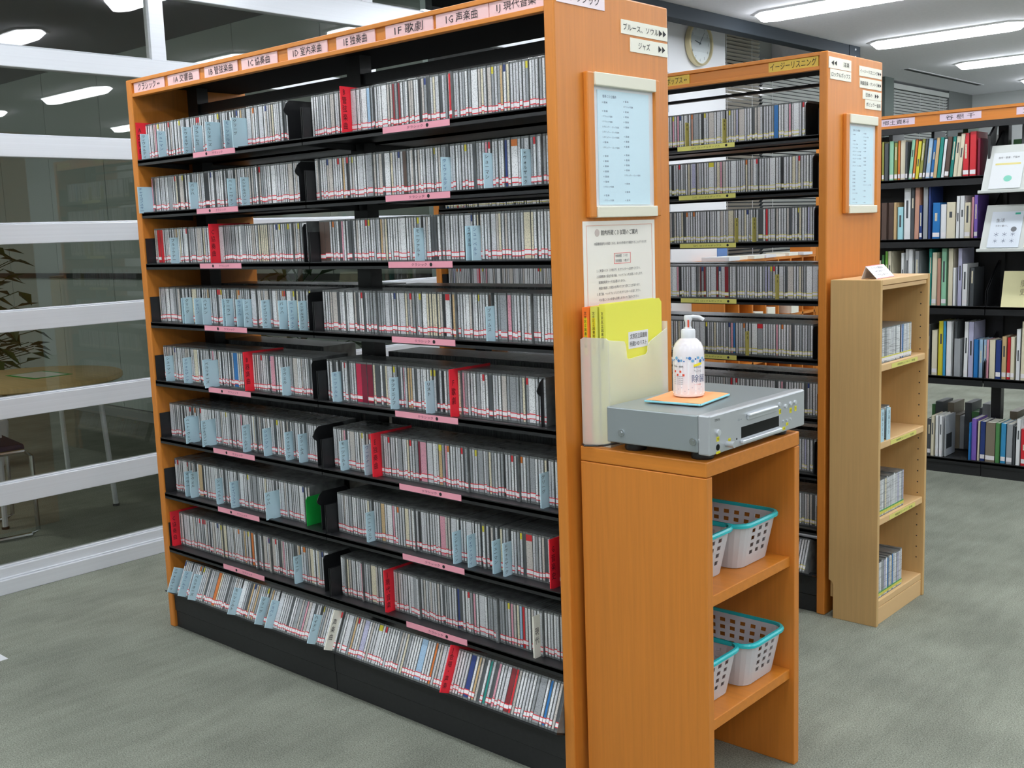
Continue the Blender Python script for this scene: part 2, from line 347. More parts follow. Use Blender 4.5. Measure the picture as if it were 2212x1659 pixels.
# ------------------------------------------------------------------ room behind the glass
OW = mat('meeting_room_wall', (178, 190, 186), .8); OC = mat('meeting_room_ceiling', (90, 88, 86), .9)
struct(bx('wall_meeting_side', -8.2, -8.1, Y0, 2.4, 0, H, OW)); struct(bx('wall_meeting_front', -8.2, XW-.1, Y0-.1, Y0, 0, H, OW))
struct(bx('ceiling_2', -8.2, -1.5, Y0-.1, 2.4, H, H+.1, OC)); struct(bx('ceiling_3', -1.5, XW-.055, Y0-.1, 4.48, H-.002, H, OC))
ww = struct(bpy.data.objects.new('wall_meeting_back', None)); COL.objects.link(ww); ww.location = (-4.5, 2.3, 0)
x = -8.1
while x < XW-.1:
    bx('wall_panel', x, min(x+.892, XW-.07), 2.29, 2.33, .085, H, OW, ww); x += .9
bx('backing', -8.1, XW-.07, 2.33, 2.38, 0, H, mat('joint_dark', (60, 66, 66), .8), ww)
struct(bx('baseboard_back', -8.1, XW-.07, 2.27, 2.31, 0, .08, mat('skirting', (150, 154, 152), .6)))
struct(bx('trim_5', -8.1, XW-.07, 2.25, 2.29, 1.1, 1.14, mat('dark_rail', (36, 38, 38), .5)))
for k, (lx, ly) in enumerate(((-3.2, -2.6), (-6.2, -2.6))):  # added fill panels, out of view, to brighten the room behind the glass
    t = empty('meeting_fill_light', (lx, ly, H), 'added fill light panel in the room behind the glass, %s one' % ('near', 'far')[k], 'ceiling light')
    bx('diffuser', lx-.6, lx+.6, ly-.1, ly+.1, H-.03, H-.006, mat('added_fill_glow', (250, 250, 240), .5, emit=24), t); bx('base_plate', lx-.62, lx+.62, ly-.12, ly+.12, H-.006, H, REFL, t)
TW = mat('table_wood', (232, 204, 146), .45, grain=((5, 70, 5), .08, 3))
t = empty('round_table', (-2.15, .52, 0), 'round wooden meeting table with thin metal legs behind the glass partition', 'table')
MB().lathe(-2.15, .52, [(.455, .668), (.465, .675), (.465, .695), (.458, .7)], 48).build('tabletop', TW, t, smooth=True)
for a in (42, 132, 222, 312):
    r = math.radians(a); MB().tube([(-2.15+.36*math.cos(r), .52+.36*math.sin(r), .668), (-2.15+.4*math.cos(r), .52+.4*math.sin(r), .01)], .014).build('leg', ALU, t, smooth=True)
    MB().lathe(-2.15+.4*math.cos(r), .52+.4*math.sin(r), [(.018, 0), (.018, .012)], 12).build('foot', BLACK, t)
M = Matrix.Translation((-2.16, .585, .7)) @ Matrix.Rotation(math.radians(3), 4, 'Z')
q = MB().box(-.15, .15, -.105, .105, .0005, .002, 0, M).box(-.13, .13, -.085, .085, .002, .003, 1, M)
tag(q.build('notice_sheet', [mat('green_border', (30, 170, 70), .5), CREAM]), 'white notice sheet with green border lying on round table', 'paper')
for (cx, cy, ang, lab) in ((-1.86, .08, 3.0, 'dark blue meeting chair with chrome tube legs behind the glass partition'),):
    t = empty('meeting_chair', (cx, cy, 0), lab, 'chair')
    M = Matrix.Translation((cx, cy, 0)) @ Matrix.Rotation(ang, 4, 'Z')
    NV = mat('navy_fabric', (34, 40, 66), .8)
    MB().box(-.2, .2, -.2, .2, .41, .45, 0, M).build('seat', NV, t, .015); MB().box(-.2, .2, .17, .2, .58, .8, 0, M).build('backrest', NV, t, .012)
    for s in (-1, 1):
        P = [(s*.2, .2, .78), (s*.21, .2, .45), (s*.21, .17, .415), (s*.21, -.19, .415), (s*.21, -.22, .39), (s*.21, -.22, .03), (s*.21, -.19, .012), (s*.21, .2, .012)]
        MB().tube([M @ Vector(p) for p in P], .011).build('leg', mat('chrome', (200, 204, 208), .15, metal=1), t, smooth=True)
def plant(px, py, hgt, lab, seed, n=90, sc=1):
    rr = random.Random(seed); t = empty('potted_plant', (px, py, 0), lab, 'plant')
    MB().lathe(px, py, [(.12, 0), (.15, .05), (.17, .28), (.16, .3)], 20).build('pot', WHITE, t, smooth=True)
    MB().tube([(px, py, .28), (px+.02, py, hgt*.6), (px, py+.02, hgt*.95)], .014).build('stem', mat('bark', (90, 74, 54), .8), t)
    q = MB()
    for i in range(n):
        a = rr.uniform(0, 6.283); z = hgt*(.35+.65*rr.random()); rad = rr.uniform(.05, .34)*sc*(1.2-.5*z/hgt)
        b0 = Vector((px+rad*math.cos(a), py+rad*math.sin(a), z)); d = Vector((math.cos(a+rr.uniform(-.6, .6)), math.sin(a+rr.uniform(-.6, .6)), rr.uniform(-.9, .3))).normalized()
        s_ = d.cross(Vector((0, 0, 1))).normalized()*rr.uniform(.03, .05); ln = rr.uniform(.11, .18); n_ = s_.cross(d)*.4
        q.quad([b0, b0+d*ln*.4+s_+n_, b0+d*ln, b0+d*ln*.4-s_+n_]); q.tube([Vector((px, py, z*.9)), b0], .003, 3)
    q.build('leaf', mat('dark_leaf', (44, 74, 36), .4), t, fix=False)['kind'] = 'stuff'
plant(-3.5, .78, 1.45, 'leafy dark potted plant at the left edge, behind the glass partition', 3, 260, 1.25)
plant(-1.45, 1.75, 1.35, 'green potted plant behind the glass, glimpsed through the cd shelves', 5, 130)
# ------------------------------------------------------------------ measured tables (metres)
BLUE= {0: [0.048, 0.156, 0.307, 0.372, 0.475, 0.54, 0.614], 1: [0.041, 0.322, 0.536, 0.607, 1.474, 1.619, 1.741], 2: [0.181, 1.364, 1.549, 1.569], 3: [0.223, 0.238, 0.299, 0.346, 0.46, 0.476, 0.537, 0.576, 0.672, 0.757, 0.806, 0.855, 1.608], 4: [0.09, 0.203, 0.322, 0.363, 0.75, 0.991, 1.239, 1.379], 5: [0.184, 0.21, 0.31, 0.51, 0.623, 0.736, 0.803, 0.999, 1.106, 1.761], 6: [0.143, 0.176, 0.334, 0.419, 0.644, 1.099, 1.449, 1.503, 1.592, 1.629], 7: [0.74], 8: [0.095, 0.163, 0.225, 0.462, 0.612, 0.666, 0.881]}
RED= {0: [-0.013, 1.103], 2: [0.423], 4: [0.562, 1.474], 5: [1.145], 6: [1.787], 7: [0.036, 1.168], 8: [1.453]}
WHITE_= {7: [1.722], 8: [0.962]}
EXT1= {0: [(-0.017, 0.821), (0.893, 1.8)], 1: [(0.031, 0.869), (0.929, 1.803)], 2: [(0.019, 0.871), (0.925, 1.8)], 3: [(0.022, 0.875), (0.925, 1.798)], 4: [(0.031, 0.873), (0.923, 1.755)], 5: [(0.022, 0.876), (0.924, 1.799)], 6: [(0.017, 0.8), (0.91, 1.796)], 7: [(0.04, 0.872), (0.927, 1.792)], 8: [(0.11, 0.97), (0.983, 1.826)]}
SPEC= {0: [(1.493, 0.01, 'red'), (1.278, 0.011, 'dred'), (1.303, 0.009, 'dred'), (1.183, 0.013, 'ltblue'), (1.248, 0.021, 'white'), (0.93, 0.074, 'white')], 1: [(1.666, 0.009, 'navy'), (1.307, 0.014, 'brown')], 2: [(0.076, 0.018, 'red'), (0.955, 0.025, 'brown'), (1.409, 0.031, 'dgrey'), (0.483, 0.059, 'grey'), (1.777, 0.04, 'white'), (0.666, 0.052, 'cream')], 3: [(1.396, 0.047, 'cream'), (1.171, 0.062, 'grey'), (1.595, 0.011, 'brown'), (0.136, 0.038, 'grey')], 4: [(1.081, 0.026, 'crimson'), (1.109, 0.026, 'dcrim'), (1.157, 0.02, 'dgrey'), (0.472, 0.023, 'blue'), (1.59, 0.013, 'dgrey'), (1.718, 0.013, 'white'), (1.288, 0.008, 'tan')], 5: [(1.305, 0.011, 'dcrim'), (1.321, 0.024, 'pink'), (1.537, 0.02, 'grey'), (1.711, 0.018, 'grey'), (1.562, 0.01, 'grey')], 6: [(0.95, 0.019, 'grey'), (1.144, 0.016, 'tan'), (1.241, 0.016, 'cream'), (1.388, 0.021, 'pink'), (1.531, 0.007, 'dgrey')], 7: [(0.483, 0.013, 'orange'), (1.26, 0.019, 'grey'), (1.433, 0.007, 'navy'), (1.583, 0.061, 'grey'), (1.658, 0.011, 'ltblue'), (1.669, 0.009, 'red')], 8: [(1.514, 0.018, 'navy'), (1.58, 0.011, 'teal'), (1.655, 0.016, 'dred'), (1.675, 0.011, 'red'), (1.749, 0.011, 'ltblue'), (1.785, 0.008, 'blue'), (0.335, 0.017, 'orange'), (1.38, 0.011, 'orange'), (1.328, 0.028, 'ltblue'), (1.091, 0.021, 'lilac'), (1.798, 0.009, 'white')]}
TAG1= {0: [(0.373, 0.602), (1.273, 1.519)], 1: [(0.37, 0.597), (1.271, 1.51)], 2: [(0.365, 0.593), (1.269, 1.508)], 3: [(0.365, 0.599), (1.268, 1.506)], 4: [(0.362, 0.595), (1.266, 1.504)], 5: [(0.363, 0.593), (1.268, 1.504)], 6: [(0.364, 0.595), (1.267, 1.504)], 7: [(0.371, 0.6), (1.268, 1.503)]}
TAG2= {0: (1.229, 1.463), 1: (1.232, 1.466), 2: (1.234, 1.466), 3: (1.235, 1.467), 4: (1.232, 1.466)}
EXT2= [1.713, 1.74, 1.746, 1.761, 1.743, 1.77, 1.75, 1.765, 1.743]
YEL_= {0: [1.25, 1.404], 2: [1.451, 1.521], 3: [1.61], 4: [1.492]}
HEAD1= [(0.039, 0.228), (0.25, 0.43), (0.461, 0.637), (0.658, 0.833), (0.883, 1.059), (1.098, 1.254), (1.296, 1.47), (1.481, 1.657), (1.66, 1.835)]
HEAD2= [(1.106, 1.279), (1.592, 1.782)]
HEAD3= [(0.962, 1.162), (1.292, 1.5), (1.668, 1.868)]
BOOKS= [[(0.908, 0.018, 0.2, 'green'), (0.926, 0.021, 0.2, 'tan'), (0.947, 0.018, 0.2, 'orange'), (0.978, 0.015, 0.21, 'olive'), (0.993, 0.023, 0.2, 'dgrey'), (1.016, 0.026, 0.21, 'mint'), (1.042, 0.02, 0.2, 'olive'), (1.062, 0.015, 0.21, 'orange'), (1.077, 0.03, 0.21, 'cream'), (1.107, 0.015, 0.2, 'dgrey'), (1.122, 0.02, 0.21, 'mint'), (1.142, 0.015, 0.21, 'orange'), (1.157, 0.02, 0.2, 'yellow'), (1.177, 0.019, 0.21, 'olive'), (1.196, 0.015, 0.21, 'dgrey'), (1.211, 0.024, 0.21, 'ltblue'), (1.235, 0.019, 0.2, 'blue'), (1.254, 0.02, 0.21, 'tan'), (1.274, 0.021, 0.21, 'teal'), (1.295, 0.017, 0.2, 'white'), (1.312, 0.024, 0.21, 'brown'), (1.336, 0.019, 0.21, 'teal'), (1.355, 0.023, 0.21, 'cream'), (1.378, 0.023, 0.22, 'cream'), (1.406, 0.032, 0.22, 'red'), (1.441, 0.034, 0.225, 'red'), (1.478, 0.016, 0.19, 'dcrim')], [(0.917, 0.026, 0.2, 'brown'), (0.943, 0.032, 0.2, 'brown'), (0.98, 0.033, 0.2, 'brown'), (1.013, 0.034, 0.2, 'brown'), (1.049, 0.018, 0.2, 'tan'), (1.067, 0.033, 0.175, 'cyan'), (1.1, 0.038, 0.3, 'white'), (1.138, 0.022, 0.29, 'dgrey'), (1.16, 0.027, 0.3, 'rose'), (1.187, 0.018, 0.18, 'navy'), (1.207, 0.027, 0.3, 'grey'), (1.234, 0.015, 0.3, 'navy'), (1.254, 0.041, 0.19, 'blue'), (1.295, 0.033, 0.18, 'white'), (1.328, 0.048, 0.19, 'cream'), (1.376, 0.019, 0.22, 'white'), (1.395, 0.026, 0.22, 'white'), (1.421, 0.032, 0.185, 'cream'), (1.453, 0.014, 0.21, 'pink'), (1.467, 0.021, 0.22, 'purple')], [(0.935, 0.026, 0.2, 'white'), (0.961, 0.021, 0.24, 'cream'), (0.985, 0.015, 0.27, 'green'), (1.003, 0.018, 0.29, 'lime'), (1.021, 0.021, 0.29, 'cream'), (1.093, 0.018, 0.28, 'white'), (1.113, 0.021, 0.3, 'white'), (1.134, 0.025, 0.3, 'white'), (1.166, 0.025, 0.29, 'grey'), (1.239, 0.019, 0.3, 'teal'), (1.258, 0.027, 0.28, 'cream'), (1.285, 0.02, 0.25, 'rose'), (1.305, 0.029, 0.3, 'mint'), (1.343, 0.027, 0.3, 'cream'), (1.37, 0.016, 0.2, 'white'), (1.393, 0.024, 0.3, 'lilac'), (1.417, 0.028, 0.22, 'white'), (1.452, 0.024, 0.2, 'dgrey')], [(1.211, 0.025, 0.25, 'cream'), (1.236, 0.022, 0.27, 'dgrey'), (1.263, 0.032, 0.24, 'cream'), (1.298, 0.029, 0.29, 'yellow'), (1.327, 0.017, 0.29, 'sky'), (1.344, 0.029, 0.29, 'white'), (1.378, 0.019, 0.29, 'dgrey'), (1.383, 0.036, 0.2, 'grey'), (1.431, 0.023, 0.29, 'white'), (1.454, 0.029, 0.29, 'lilac'), (1.485, 0.024, 0.2, 'blue'), (1.509, 0.021, 0.2, 'ltblue'), (1.53, 0.018, 0.2, 'ltblue'), (1.548, 0.014, 0.2, 'pink'), (1.562, 0.032, 0.2, 'cream'), (1.594, 0.028, 0.2, 'navy'), (1.622, 0.025, 0.22, 'tan'), (1.647, 0.02, 0.215, 'red'), (1.667, 0.022, 0.22, 'cream'), (1.694, 0.022, 0.26, 'white'), (1.718, 0.023, 0.3, 'cream')], [(1.247, 0.023, 0.2, 'dgrey'), (1.27, 0.019, 0.22, 'cream'), (1.292, 0.02, 0.22, 'white'), (1.314, 0.02, 0.22, 'white'), (1.47, 0.012, 0.2, 'blue'), (1.482, 0.028, 0.22, 'purple'), (1.513, 0.012, 0.21, 'cream'), (1.525, 0.028, 0.21, 'navy'), (1.555, 0.051, 0.21, 'taupe'), (1.606, 0.023, 0.21, 'green'), (1.629, 0.028, 0.21, 'sky'), (1.659, 0.032, 0.21, 'grey'), (1.691, 0.014, 0.2, 'dgrey'), (1.707, 0.022, 0.24, 'white'), (1.732, 0.033, 0.19, 'red')]]
# ------------------------------------------------------------------ double-sided steel shelving with wooden ends
SZ = [1.643, 1.468, 1.295, 1.096, .894, .692, .494, .299]     # shelf heights
UH, HB, T, BW = 1.906, 1.849, .03, .9
def shelf_mesh(x0, x1, yf, yb, z, flip, parent):
    s = -1 if flip else 1      # yf front y, yb rear y
    a, b_ = min(yf, yb), max(yf, yb)
    q = MB().box(x0+.002, x1-.002, a, b_, z-.012, z-.003)
    q.box(x0+.002, x1-.002, min(yf, yf+s*.012), max(yf, yf+s*.012), z-.02, z)          # front lip
    q.box(x0+.002, x1-.002, min(yb, yb-s*.004), max(yb, yb-s*.004), z-.012, z+.03)       # rear upstand
    sh = q.build('shelf', BLACK, parent)
    for xx in (x0+.002, x1-.004):
        poly = [(yf+s*.004, z-.02), (yf+s*.004, z+.085), (yb, z+.085), (yb, z-.03)]
        MB().prism(poly, 'x', xx, xx+.002).build('side_bracket', BLACK, sh)
    return sh
def unit(x0, y0, D, label, seed, yb_panel=None):
    Lx = 2*BW+2*T; xe = x0+Lx
    t = empty('cd_shelving', (x0+Lx/2, y0+D/2, 0), label, 'shelving', 'double sided cd shelving units')
    for a in (x0, xe-T):
        q = MB().box(a, a+T, y0, y0+D, .0, UH); q.build('end_panel', WOOD, t, .004)
    for side in (0, 1):
        yf = y0+.003 if side == 0 else y0+D-.003; s = 1 if side == 0 else -1
        def yy(a, b_): return (min(yf+s*a, yf+s*b_), max(yf+s*a, yf+s*b_))
        if side == 0:
          hb = MB().box(x0+T, xe-T, *yy(.008, .02), HB+.01, UH-.008).build('header_board', WOODH, t)
          bx('header_edge', x0+T, xe-T, *yy(0, .02), UH-.012, UH, WOODH, hb, .0015); bx('header_edge', x0+T, xe-T, *yy(0, .02), HB, HB+.012, WOODH, hb, .0015)
        for k in range(2):
            a = x0+T+k*BW
            for z in SZ: shelf_mesh(a, a+BW, yf, y0+D/2-s*.03, z, side == 1, t)
            M = Matrix.Translation((0, yf-s*.028, .147)) @ Matrix.Rotation(-s*math.radians(23), 4, 'X')
            q = MB().box(a+.002, a+BW-.002, min(0, s*.17), max(0, s*.17), -.006, -.001, 0, M); q.build('sloping_shelf', BLACK, t)
            bx('plinth', a+.001, a+BW-.001, *yy(.004, .02), .062, .138, BLACK2, t, .0015); bx('kick_board', a+.001, a+BW-.001, *yy(.008, .02), 0, .060, BLACK2, t, .0015)
    q = MB().box(x0+T, xe-T, y0+.024, y0+D-.024, 1.886, UH-.006).build('top_board', BLACKM, t)
    for xx in (x0+T+.012, x0+T+BW-.03, xe-T-.07):
        bx('upright', xx, xx+.06, y0+D/2-.022, y0+D/2+.022, 0, 1.886, BLACK, t)
    bx('top_rail', x0+T, xe-T, y0+D/2-.012, y0+D/2+.012, 1.80 if seed == 1 else 1.822, 1.832, BLACK, t)
    return t
D1, D2, UX2, UY2 = .453, .431, -.052, 1.458
U1 = unit(0, 0, D1, 'tall black cd shelving with orange wooden ends and pink header labels, nearest the camera', 1)
U2 = unit(UX2, UY2, D2, 'second black cd shelving with orange wooden ends and yellow labels, behind the pink-labelled one', 2)
NOTE = '\u25D0'
# header cards
h1 = ['クラシック ▸▸', '1A 交響曲', '1B 管弦楽曲', '1C 協奏曲', '1D 室内楽曲', '1E 独奏曲', '1F 歌劇', '1G 声楽曲', '1J 現代音楽']
brn = mat('brown_header_gap', (170, 128, 96), .4)
for (a, b_), s in zip(HEAD1, h1):
    a = max(a, .036); b_ = min(b_, 1.828)
    o = bx('header_card', a, b_, .0075, .0105, HB+.0125, UH-.0125, PINKH, U1)
    text(s, ((a+b_)/2, .0075, (HB+UH)/2), (b_-a)*(.72 if len(s) > 6 else .6), .023, '-y', INK, o)
for (a, b_), s in zip(HEAD2, ['ロック＆ポップス ▸▸', 'イージーリスニング']):
    o = bx('header_card', a, min(b_, 1.772), UY2+.0075, UY2+.0105, HB+.0125, UH-.0125, YELH, U2)
    text(s, ((a+min(b_, 1.772))/2, UY2+.0075, (HB+UH)/2), (b_-a)*.88, .024, '-y', INK, o)
# shelf edge tags
def shelf_tag(a, b_, y, z, m, s, left, parent):
    o = bx('shelf_tag', a, b_, y-.0015, y, z-.017, z-.001, m, parent)
    wd = b_-a; cx = a+wd*(.6 if left else .5)
    text(s, (cx, y-.0015, z-.009), wd*.24 if len(s) < 8 else wd*.5, .007, '-y', mat('tag_ink', (96, 50, 66), .7) if m is PINK else mat('tag_ink2', (90, 96, 50), .7), o)
    MB().disc((a+wd*(.33 if left else .68 if len(s) < 8 else .86), y-.0017, z-.009), .0048, 'y', .0004, 12).build('mark', INK, o)
for k, v in TAG1.items():
    for i, (a, b_) in enumerate(v): shelf_tag(a, b_, .003, SZ[k], PINK, 'クラシック', i == 0, U1)
for k, (a, b_) in TAG2.items(): shelf_tag(a, b_, UY2+.003, SZ[k], YEL, '［2F］ロック＆ポップス', False, U2)
# ------------------------------------------------------------------ cds
FY, CH, CDP = .04, .12, .136
COLS1 = [('ltgrey', 40), ('white', 22), ('grey', 13), ('warm', 12), ('cream', 4), ('dgrey', 5), ('black', 2), ('pink', 1), ('tan', 1)]
COLS2 = [('ltgrey', 44), ('white', 30), ('grey', 8), ('warm', 10), ('cream', 6), ('dgrey', 5), ('black', 2), ('pink', 3), ('rose', 1), ('dred', 1), ('blue', .4), ('red', .6), ('lilac', 2)]
def pick(cols, rr):
    tot = sum(c[1] for c in cols); u = rr.uniform(0, tot)
    for c, w_ in cols:
        u -= w_
        if u <= 0: return c
    return cols[0][0]
def seq(x0, x1, cards, specs, cols, rr):
    out = []; x = x0; cards = sorted(c for c in cards if x0-.01 < c < x1); ci = 0; sp = sorted(specs)
    while x < x1-.004:
        if ci < len(cards) and x >= cards[ci]-.006: x = max(x, cards[ci]+.0035); ci += 1; continue
        w_ = .0098 if rr.random() < .86 else rr.choice([.0055, .0225, .0225, .017, .013]); col = pick(cols, rr); top = None
        if rr.random() < .075: top = rr.choice(['red', 'yellow', 'red', 'yellow', 'navy', 'orange'])
        for cx, cw, cc in sp:
            if abs(x+w_/2-cx) < max(.006, cw/2) and x+w_ < x1+.002: col = cc; top = None; w_ = max(.0098, min(cw, .024)) if cw > .012 and cw < .03 else .0098
        if ci < len(cards) and x+w_ > cards[ci]: w_ = max(.0055, min(w_, cards[ci]-x))
        out.append((x, w_, col, top)); x += w_+.0003
    return out
CDS = []   # (x, w, col, top, row, unit, tilt, sticker)
r1 = random.Random(11)
for row in range(9):
    cards = BLUE.get(row, [])+RED.get(row, [])+WHITE_.get(row, [])
    for bi, (a, b_) in enumerate(EXT1[row]):
        a = max(a, T+.006 if bi == 0 else T+BW+.006)
        if row == 0 and bi == 0: a = .036
        for c in seq(a, min(b_, T+2*BW-.004), cards, SPEC.get(row, []), COLS1, r1): CDS.append(c+(row, 1, bi))
for row in range(9):
    for c in seq(UX2+T+.01, UX2+T+BW-.06, [], [], COLS2, r1): CDS.append(c+(row, 2, 0))
    for c in seq(UX2+T+BW+.01, EXT2[row], YEL_.get(row, []), [], COLS2, r1): CDS.append(c+(row, 2, 1))
def cd_matrix(x, row, u, dy=0.):
    y0 = 0 if u == 1 else UY2
    if row < 8: return Matrix.Translation((x, y0+FY+dy+(.007 if row > 4 else 0), SZ[row]-.003))
    return Matrix.Translation((x, y0-.028, .148)) @ Matrix.Rotation(-math.radians(23), 4, 'X')
STK = {1: (STW, STR), 2: (STW, STY)}
def cd_parts(w_, top):
    """geometry of one case in local space, x from 0, y from 0 (spine side) back, z up"""
    e = .0006
    body = MB().box(e, w_-e, 0, CDP, 0, CH)
    sp = MB(); i = .0012; j = w_-i if w_ > .012 else w_*.74
    zt = CH-.005
    sp.box(i, j, -.0006, .0002, .0055, zt if not top else zt-.016, 0)
    if top: sp.box(i, j, -.0006, .0002, zt-.016, zt, 1)
    return body, sp
def sticker(w_, dz):
    q = MB(); e = .0007; z0 = .0105+dz
    q.box(e, w_-e, -.0011, -.0004, z0, z0+.0024, 1); q.box(e, w_-e, -.0011, -.0004, z0+.0024, z0+.0114, 0); q.box(e, w_-e, -.0011, -.0004, z0+.0114, z0+.0138, 1)
    return q
cam_p = Vector(cam.location)
def score(c):
    x, w_, col, top, row, u, bi = c
    M = cd_matrix(x, row, u); p = M.translation+Vector((0, 0, .06)); d = (cam_p-p)
    if u == 2: return 0
    return w_*abs(d.y)/d.length**3
ranked = sorted(range(len(CDS)), key=lambda i: -score(CDS[i])); near = set(ranked[:300])
MESH = {}
def cached(key, fn):
    if key not in MESH:
        q, mats = fn(); me = bpy.data.meshes.new(key[0]); me.from_pydata(q.v, [], q.f)
        for m in mats: me.materials.append(m)
        me.polygons.foreach_set('material_index', q.m); me.update(); MESH[key] = me
    return MESH[key]
COLN = dict(ltgrey='light grey', white='white', grey='mid grey', warm='warm grey', cream='cream', dgrey='dark grey', black='black', red='red', dred='dark red', crimson='crimson', dcrim='dark crimson', navy='navy', blue='blue', ltblue='pale blue', teal='teal', orange='orange', pink='pink', tan='tan', brown='brown', lilac='lilac', rose='rosy brown', yellow='yellow', green='green', olive='olive', mint='mint green', cyan='pale cyan', lime='lime green', sky='sky blue', purple='purple', taupe='taupe')
cnt = {}
order = sorted(near, key=lambda i: (CDS[i][4], -CDS[i][0]))
rj = random.Random(5)
JIT = [rj.choice([0, 0, .001, .002, .0035, .004]) for _ in CDS]; DYJ = [rj.uniform(-.0015, .0015)-(.006 if rj.random() < .03 else 0) for _ in CDS]
HASST = [rj.random() < .93 for _ in CDS]
for i in order:
    x, w_, col, top, row, u, bi = CDS[i]; wq = round(w_, 3) if abs(w_-.0098) > .0003 else .0098
    cnt[row] = cnt.get(row, 0)+1
    me = cached(('cd_case', wq), lambda: (cd_parts(wq, None)[0], [CASE]))
    o = bpy.data.objects.new('cd_case', me); COL.objects.link(o); o.matrix_world = cd_matrix(x, row, u, DYJ[i])
    tag(o, '%s-spined cd case, %s from the right end, %s shelf, nearest shelving' % (COLN[col], ordn(cnt[row]), SHELFN[row]), 'cd', 'cds on the %s shelf of the nearest unit' % SHELFN[row])
    me = cached(('spine_card', wq, col, top), lambda: (cd_parts(wq, top)[1], [SP[col]]+([SP[top]] if top else [])))
    s = bpy.data.objects.new('spine_card', me); COL.objects.link(s); s.parent = o
    if HASST[i]:
        me = cached(('call_number_sticker', wq, JIT[i]), lambda: (sticker(wq, JIT[i]), STK[1]))
        s = bpy.data.objects.new('call_number_sticker', me); COL.objects.link(s); s.parent = o
# every other cd: one object
q = MB(); mats = [CASE, STW, STR, STY]+[SP[k] for k in CC]; mi = {k: 4+n for n, k in enumerate(CC)}
def addx(src, M, mp):
    n = len(q.v); q.v += [tuple(M @ Vector(v)) for v in src.v]; q.f += [tuple(n+i for i in f) for f in src.f]; q.m += [mp[m] for m in src.m]
for i, c in enumerate(CDS):
    if i in near: continue
    x, w_, col, top, row, u, bi = c; M = cd_matrix(x, row, u, DYJ[i]); b0, s0 = cd_parts(w_, top)
    addx(b0, M, {0: 0}); addx(s0, M, {0: mi[col], 1: mi[top] if top else 0})
    if HASST[i]: addx(sticker(w_, JIT[i]), M, {0: 1, 1: 2 if u == 1 else 3})
# rear-facing rows on the far side of both units
for u, (ux, uy, D) in {1: (0, 0, D1), 2: (UX2, UY2, D2)}.items():
    for row in range(8):
        for bi in range(2):
            for c in seq(ux+T+.02+bi*BW, ux+T+BW*(bi+1)-r1.choice([.03, .12, .3, .2]), [], [], COLS2, r1):
                x, w_, col, top = c; M = Matrix.Translation((x+w_, uy+D-.05, SZ[row]-.003)) @ Matrix.Rotation(math.pi, 4, 'Z'); b0, s0 = cd_parts(w_, None); addx(b0, M, {0: 0}); addx(s0, M, {0: mi[col]})
o = q.build('cd_cases', mats, fix=False, noorigin=True); o['kind'] = 'stuff'
tag(o, 'all the smaller and farther cd cases packed on the black shelves', 'cds')
# ------------------------------------------------------------------ divider cards
NAMES = ['ヴィヴァルディ', 'グリーグ', 'シューベルト', 'シューマン', 'ショパン', 'チャイコフスキー', 'ドヴォルザーク', 'ハイドン', 'バッハ', 'ブラームス', 'ブルックナー', 'ベートーヴェン', 'ベルリオーズ', 'マーラー', 'メンデルスゾーン', 'モーツァルト', 'ラヴェル']
SPECN = {(4, .75): 'ラヴェル', (4, .991): 'モーツァルト', (4, 1.239): 'ラフマニノフ', (4, 1.379): 'リスト', (5, 1.106): 'ワーグナー', (5, .999): 'モーツァルト', (3, 1.608): 'ブラームス', (2, 1.364): 'モーツァルト', (2, 1.549): 'ラヴェル'}
def divider(x, row, u, m, txt, ink, hgt, prot, label, name, group, w_=.003):
    M = cd_matrix(x, row, u)
    back = .12
    q = MB().box(0, w_, -prot, back, .0, hgt)
    q.v = [tuple(M @ Vector(v)) for v in q.v]
    o = q.build(name, m); tag(o, label, 'divider', group)
    r, up, n = M.to_3x3() @ Vector((0, 1, 0)), M.to_3x3() @ Vector((0, 0, 1)), Vector((1, 0, 0))
    ww = min(.012, prot*.5) if name == 'index_card' else .015
    hh = min(hgt*.86, (.0115 if name == 'index_card' else .021)*len(txt))
    text(txt, M @ Vector((w_, -prot+.004+ww/2, hgt*.52 if name != 'index_card' else hgt*.95-hh/2)), ww, hh, None, ink, o, frame=(r, up, n), vertical=True, off=.0006)
    return o
WIDE = {(4, .363), (5, .21), (5, .31), (6, .644), (0, .475), (0, .614), (1, .041)}
for row, xs in BLUE.items():
    for k, x in enumerate(sorted(xs)):
        nm = SPECN.get((row, x)) or NAMES[(k*3+row*5) % len(NAMES)]; m = CARD
        left = x < T+BW; bay = 'left' if left else 'right'
        same = [v for v in sorted(xs) if (v < T+BW) == left]; pos = same.index(x)+1
        lab = ('only pale blue index card on the %s shelf, %s bay' % (SHELFN[row], bay)) if len(same) == 1 else '%s pale blue index card from the left on the %s shelf, %s bay' % (ordn(pos), SHELFN[row], bay)
        divider(max(x, .034), row, 1, m, nm, INKB if (k+row) % 4 == 1 else INK, .088, .052 if (row, x) in WIDE else .03, lab, 'index_card', 'pale blue index cards between the cds')
REDT = {0: ['A 交響曲', 'B 管弦楽曲'], 2: ['C 協奏曲'], 4: ['D 室内楽曲', 'F 歌劇'], 5: ['E 独奏曲'], 6: ['G 音楽史'], 7: ['F 歌劇', 'H 現代音楽'], 8: ['J 合唱・声楽']}
REDT[4] = ['B 器楽曲', 'F 歌 劇']; REDT[7] = ['C 協奏曲', 'J 現代音楽']
for row, xs in RED.items():
    for k, x in enumerate(sorted(xs)):
        bay = 'left' if x < T+BW else 'right'
        divider(max(x, .0315), row, 1, REDM, REDT[row][k].replace(' ', ''), mat('dark_red_ink', (70, 8, 16), .6), .126, .034, 'tall bright red genre divider on the %s shelf, %s bay' % (SHELFN[row], bay), 'genre_divider', 'tall red genre dividers')
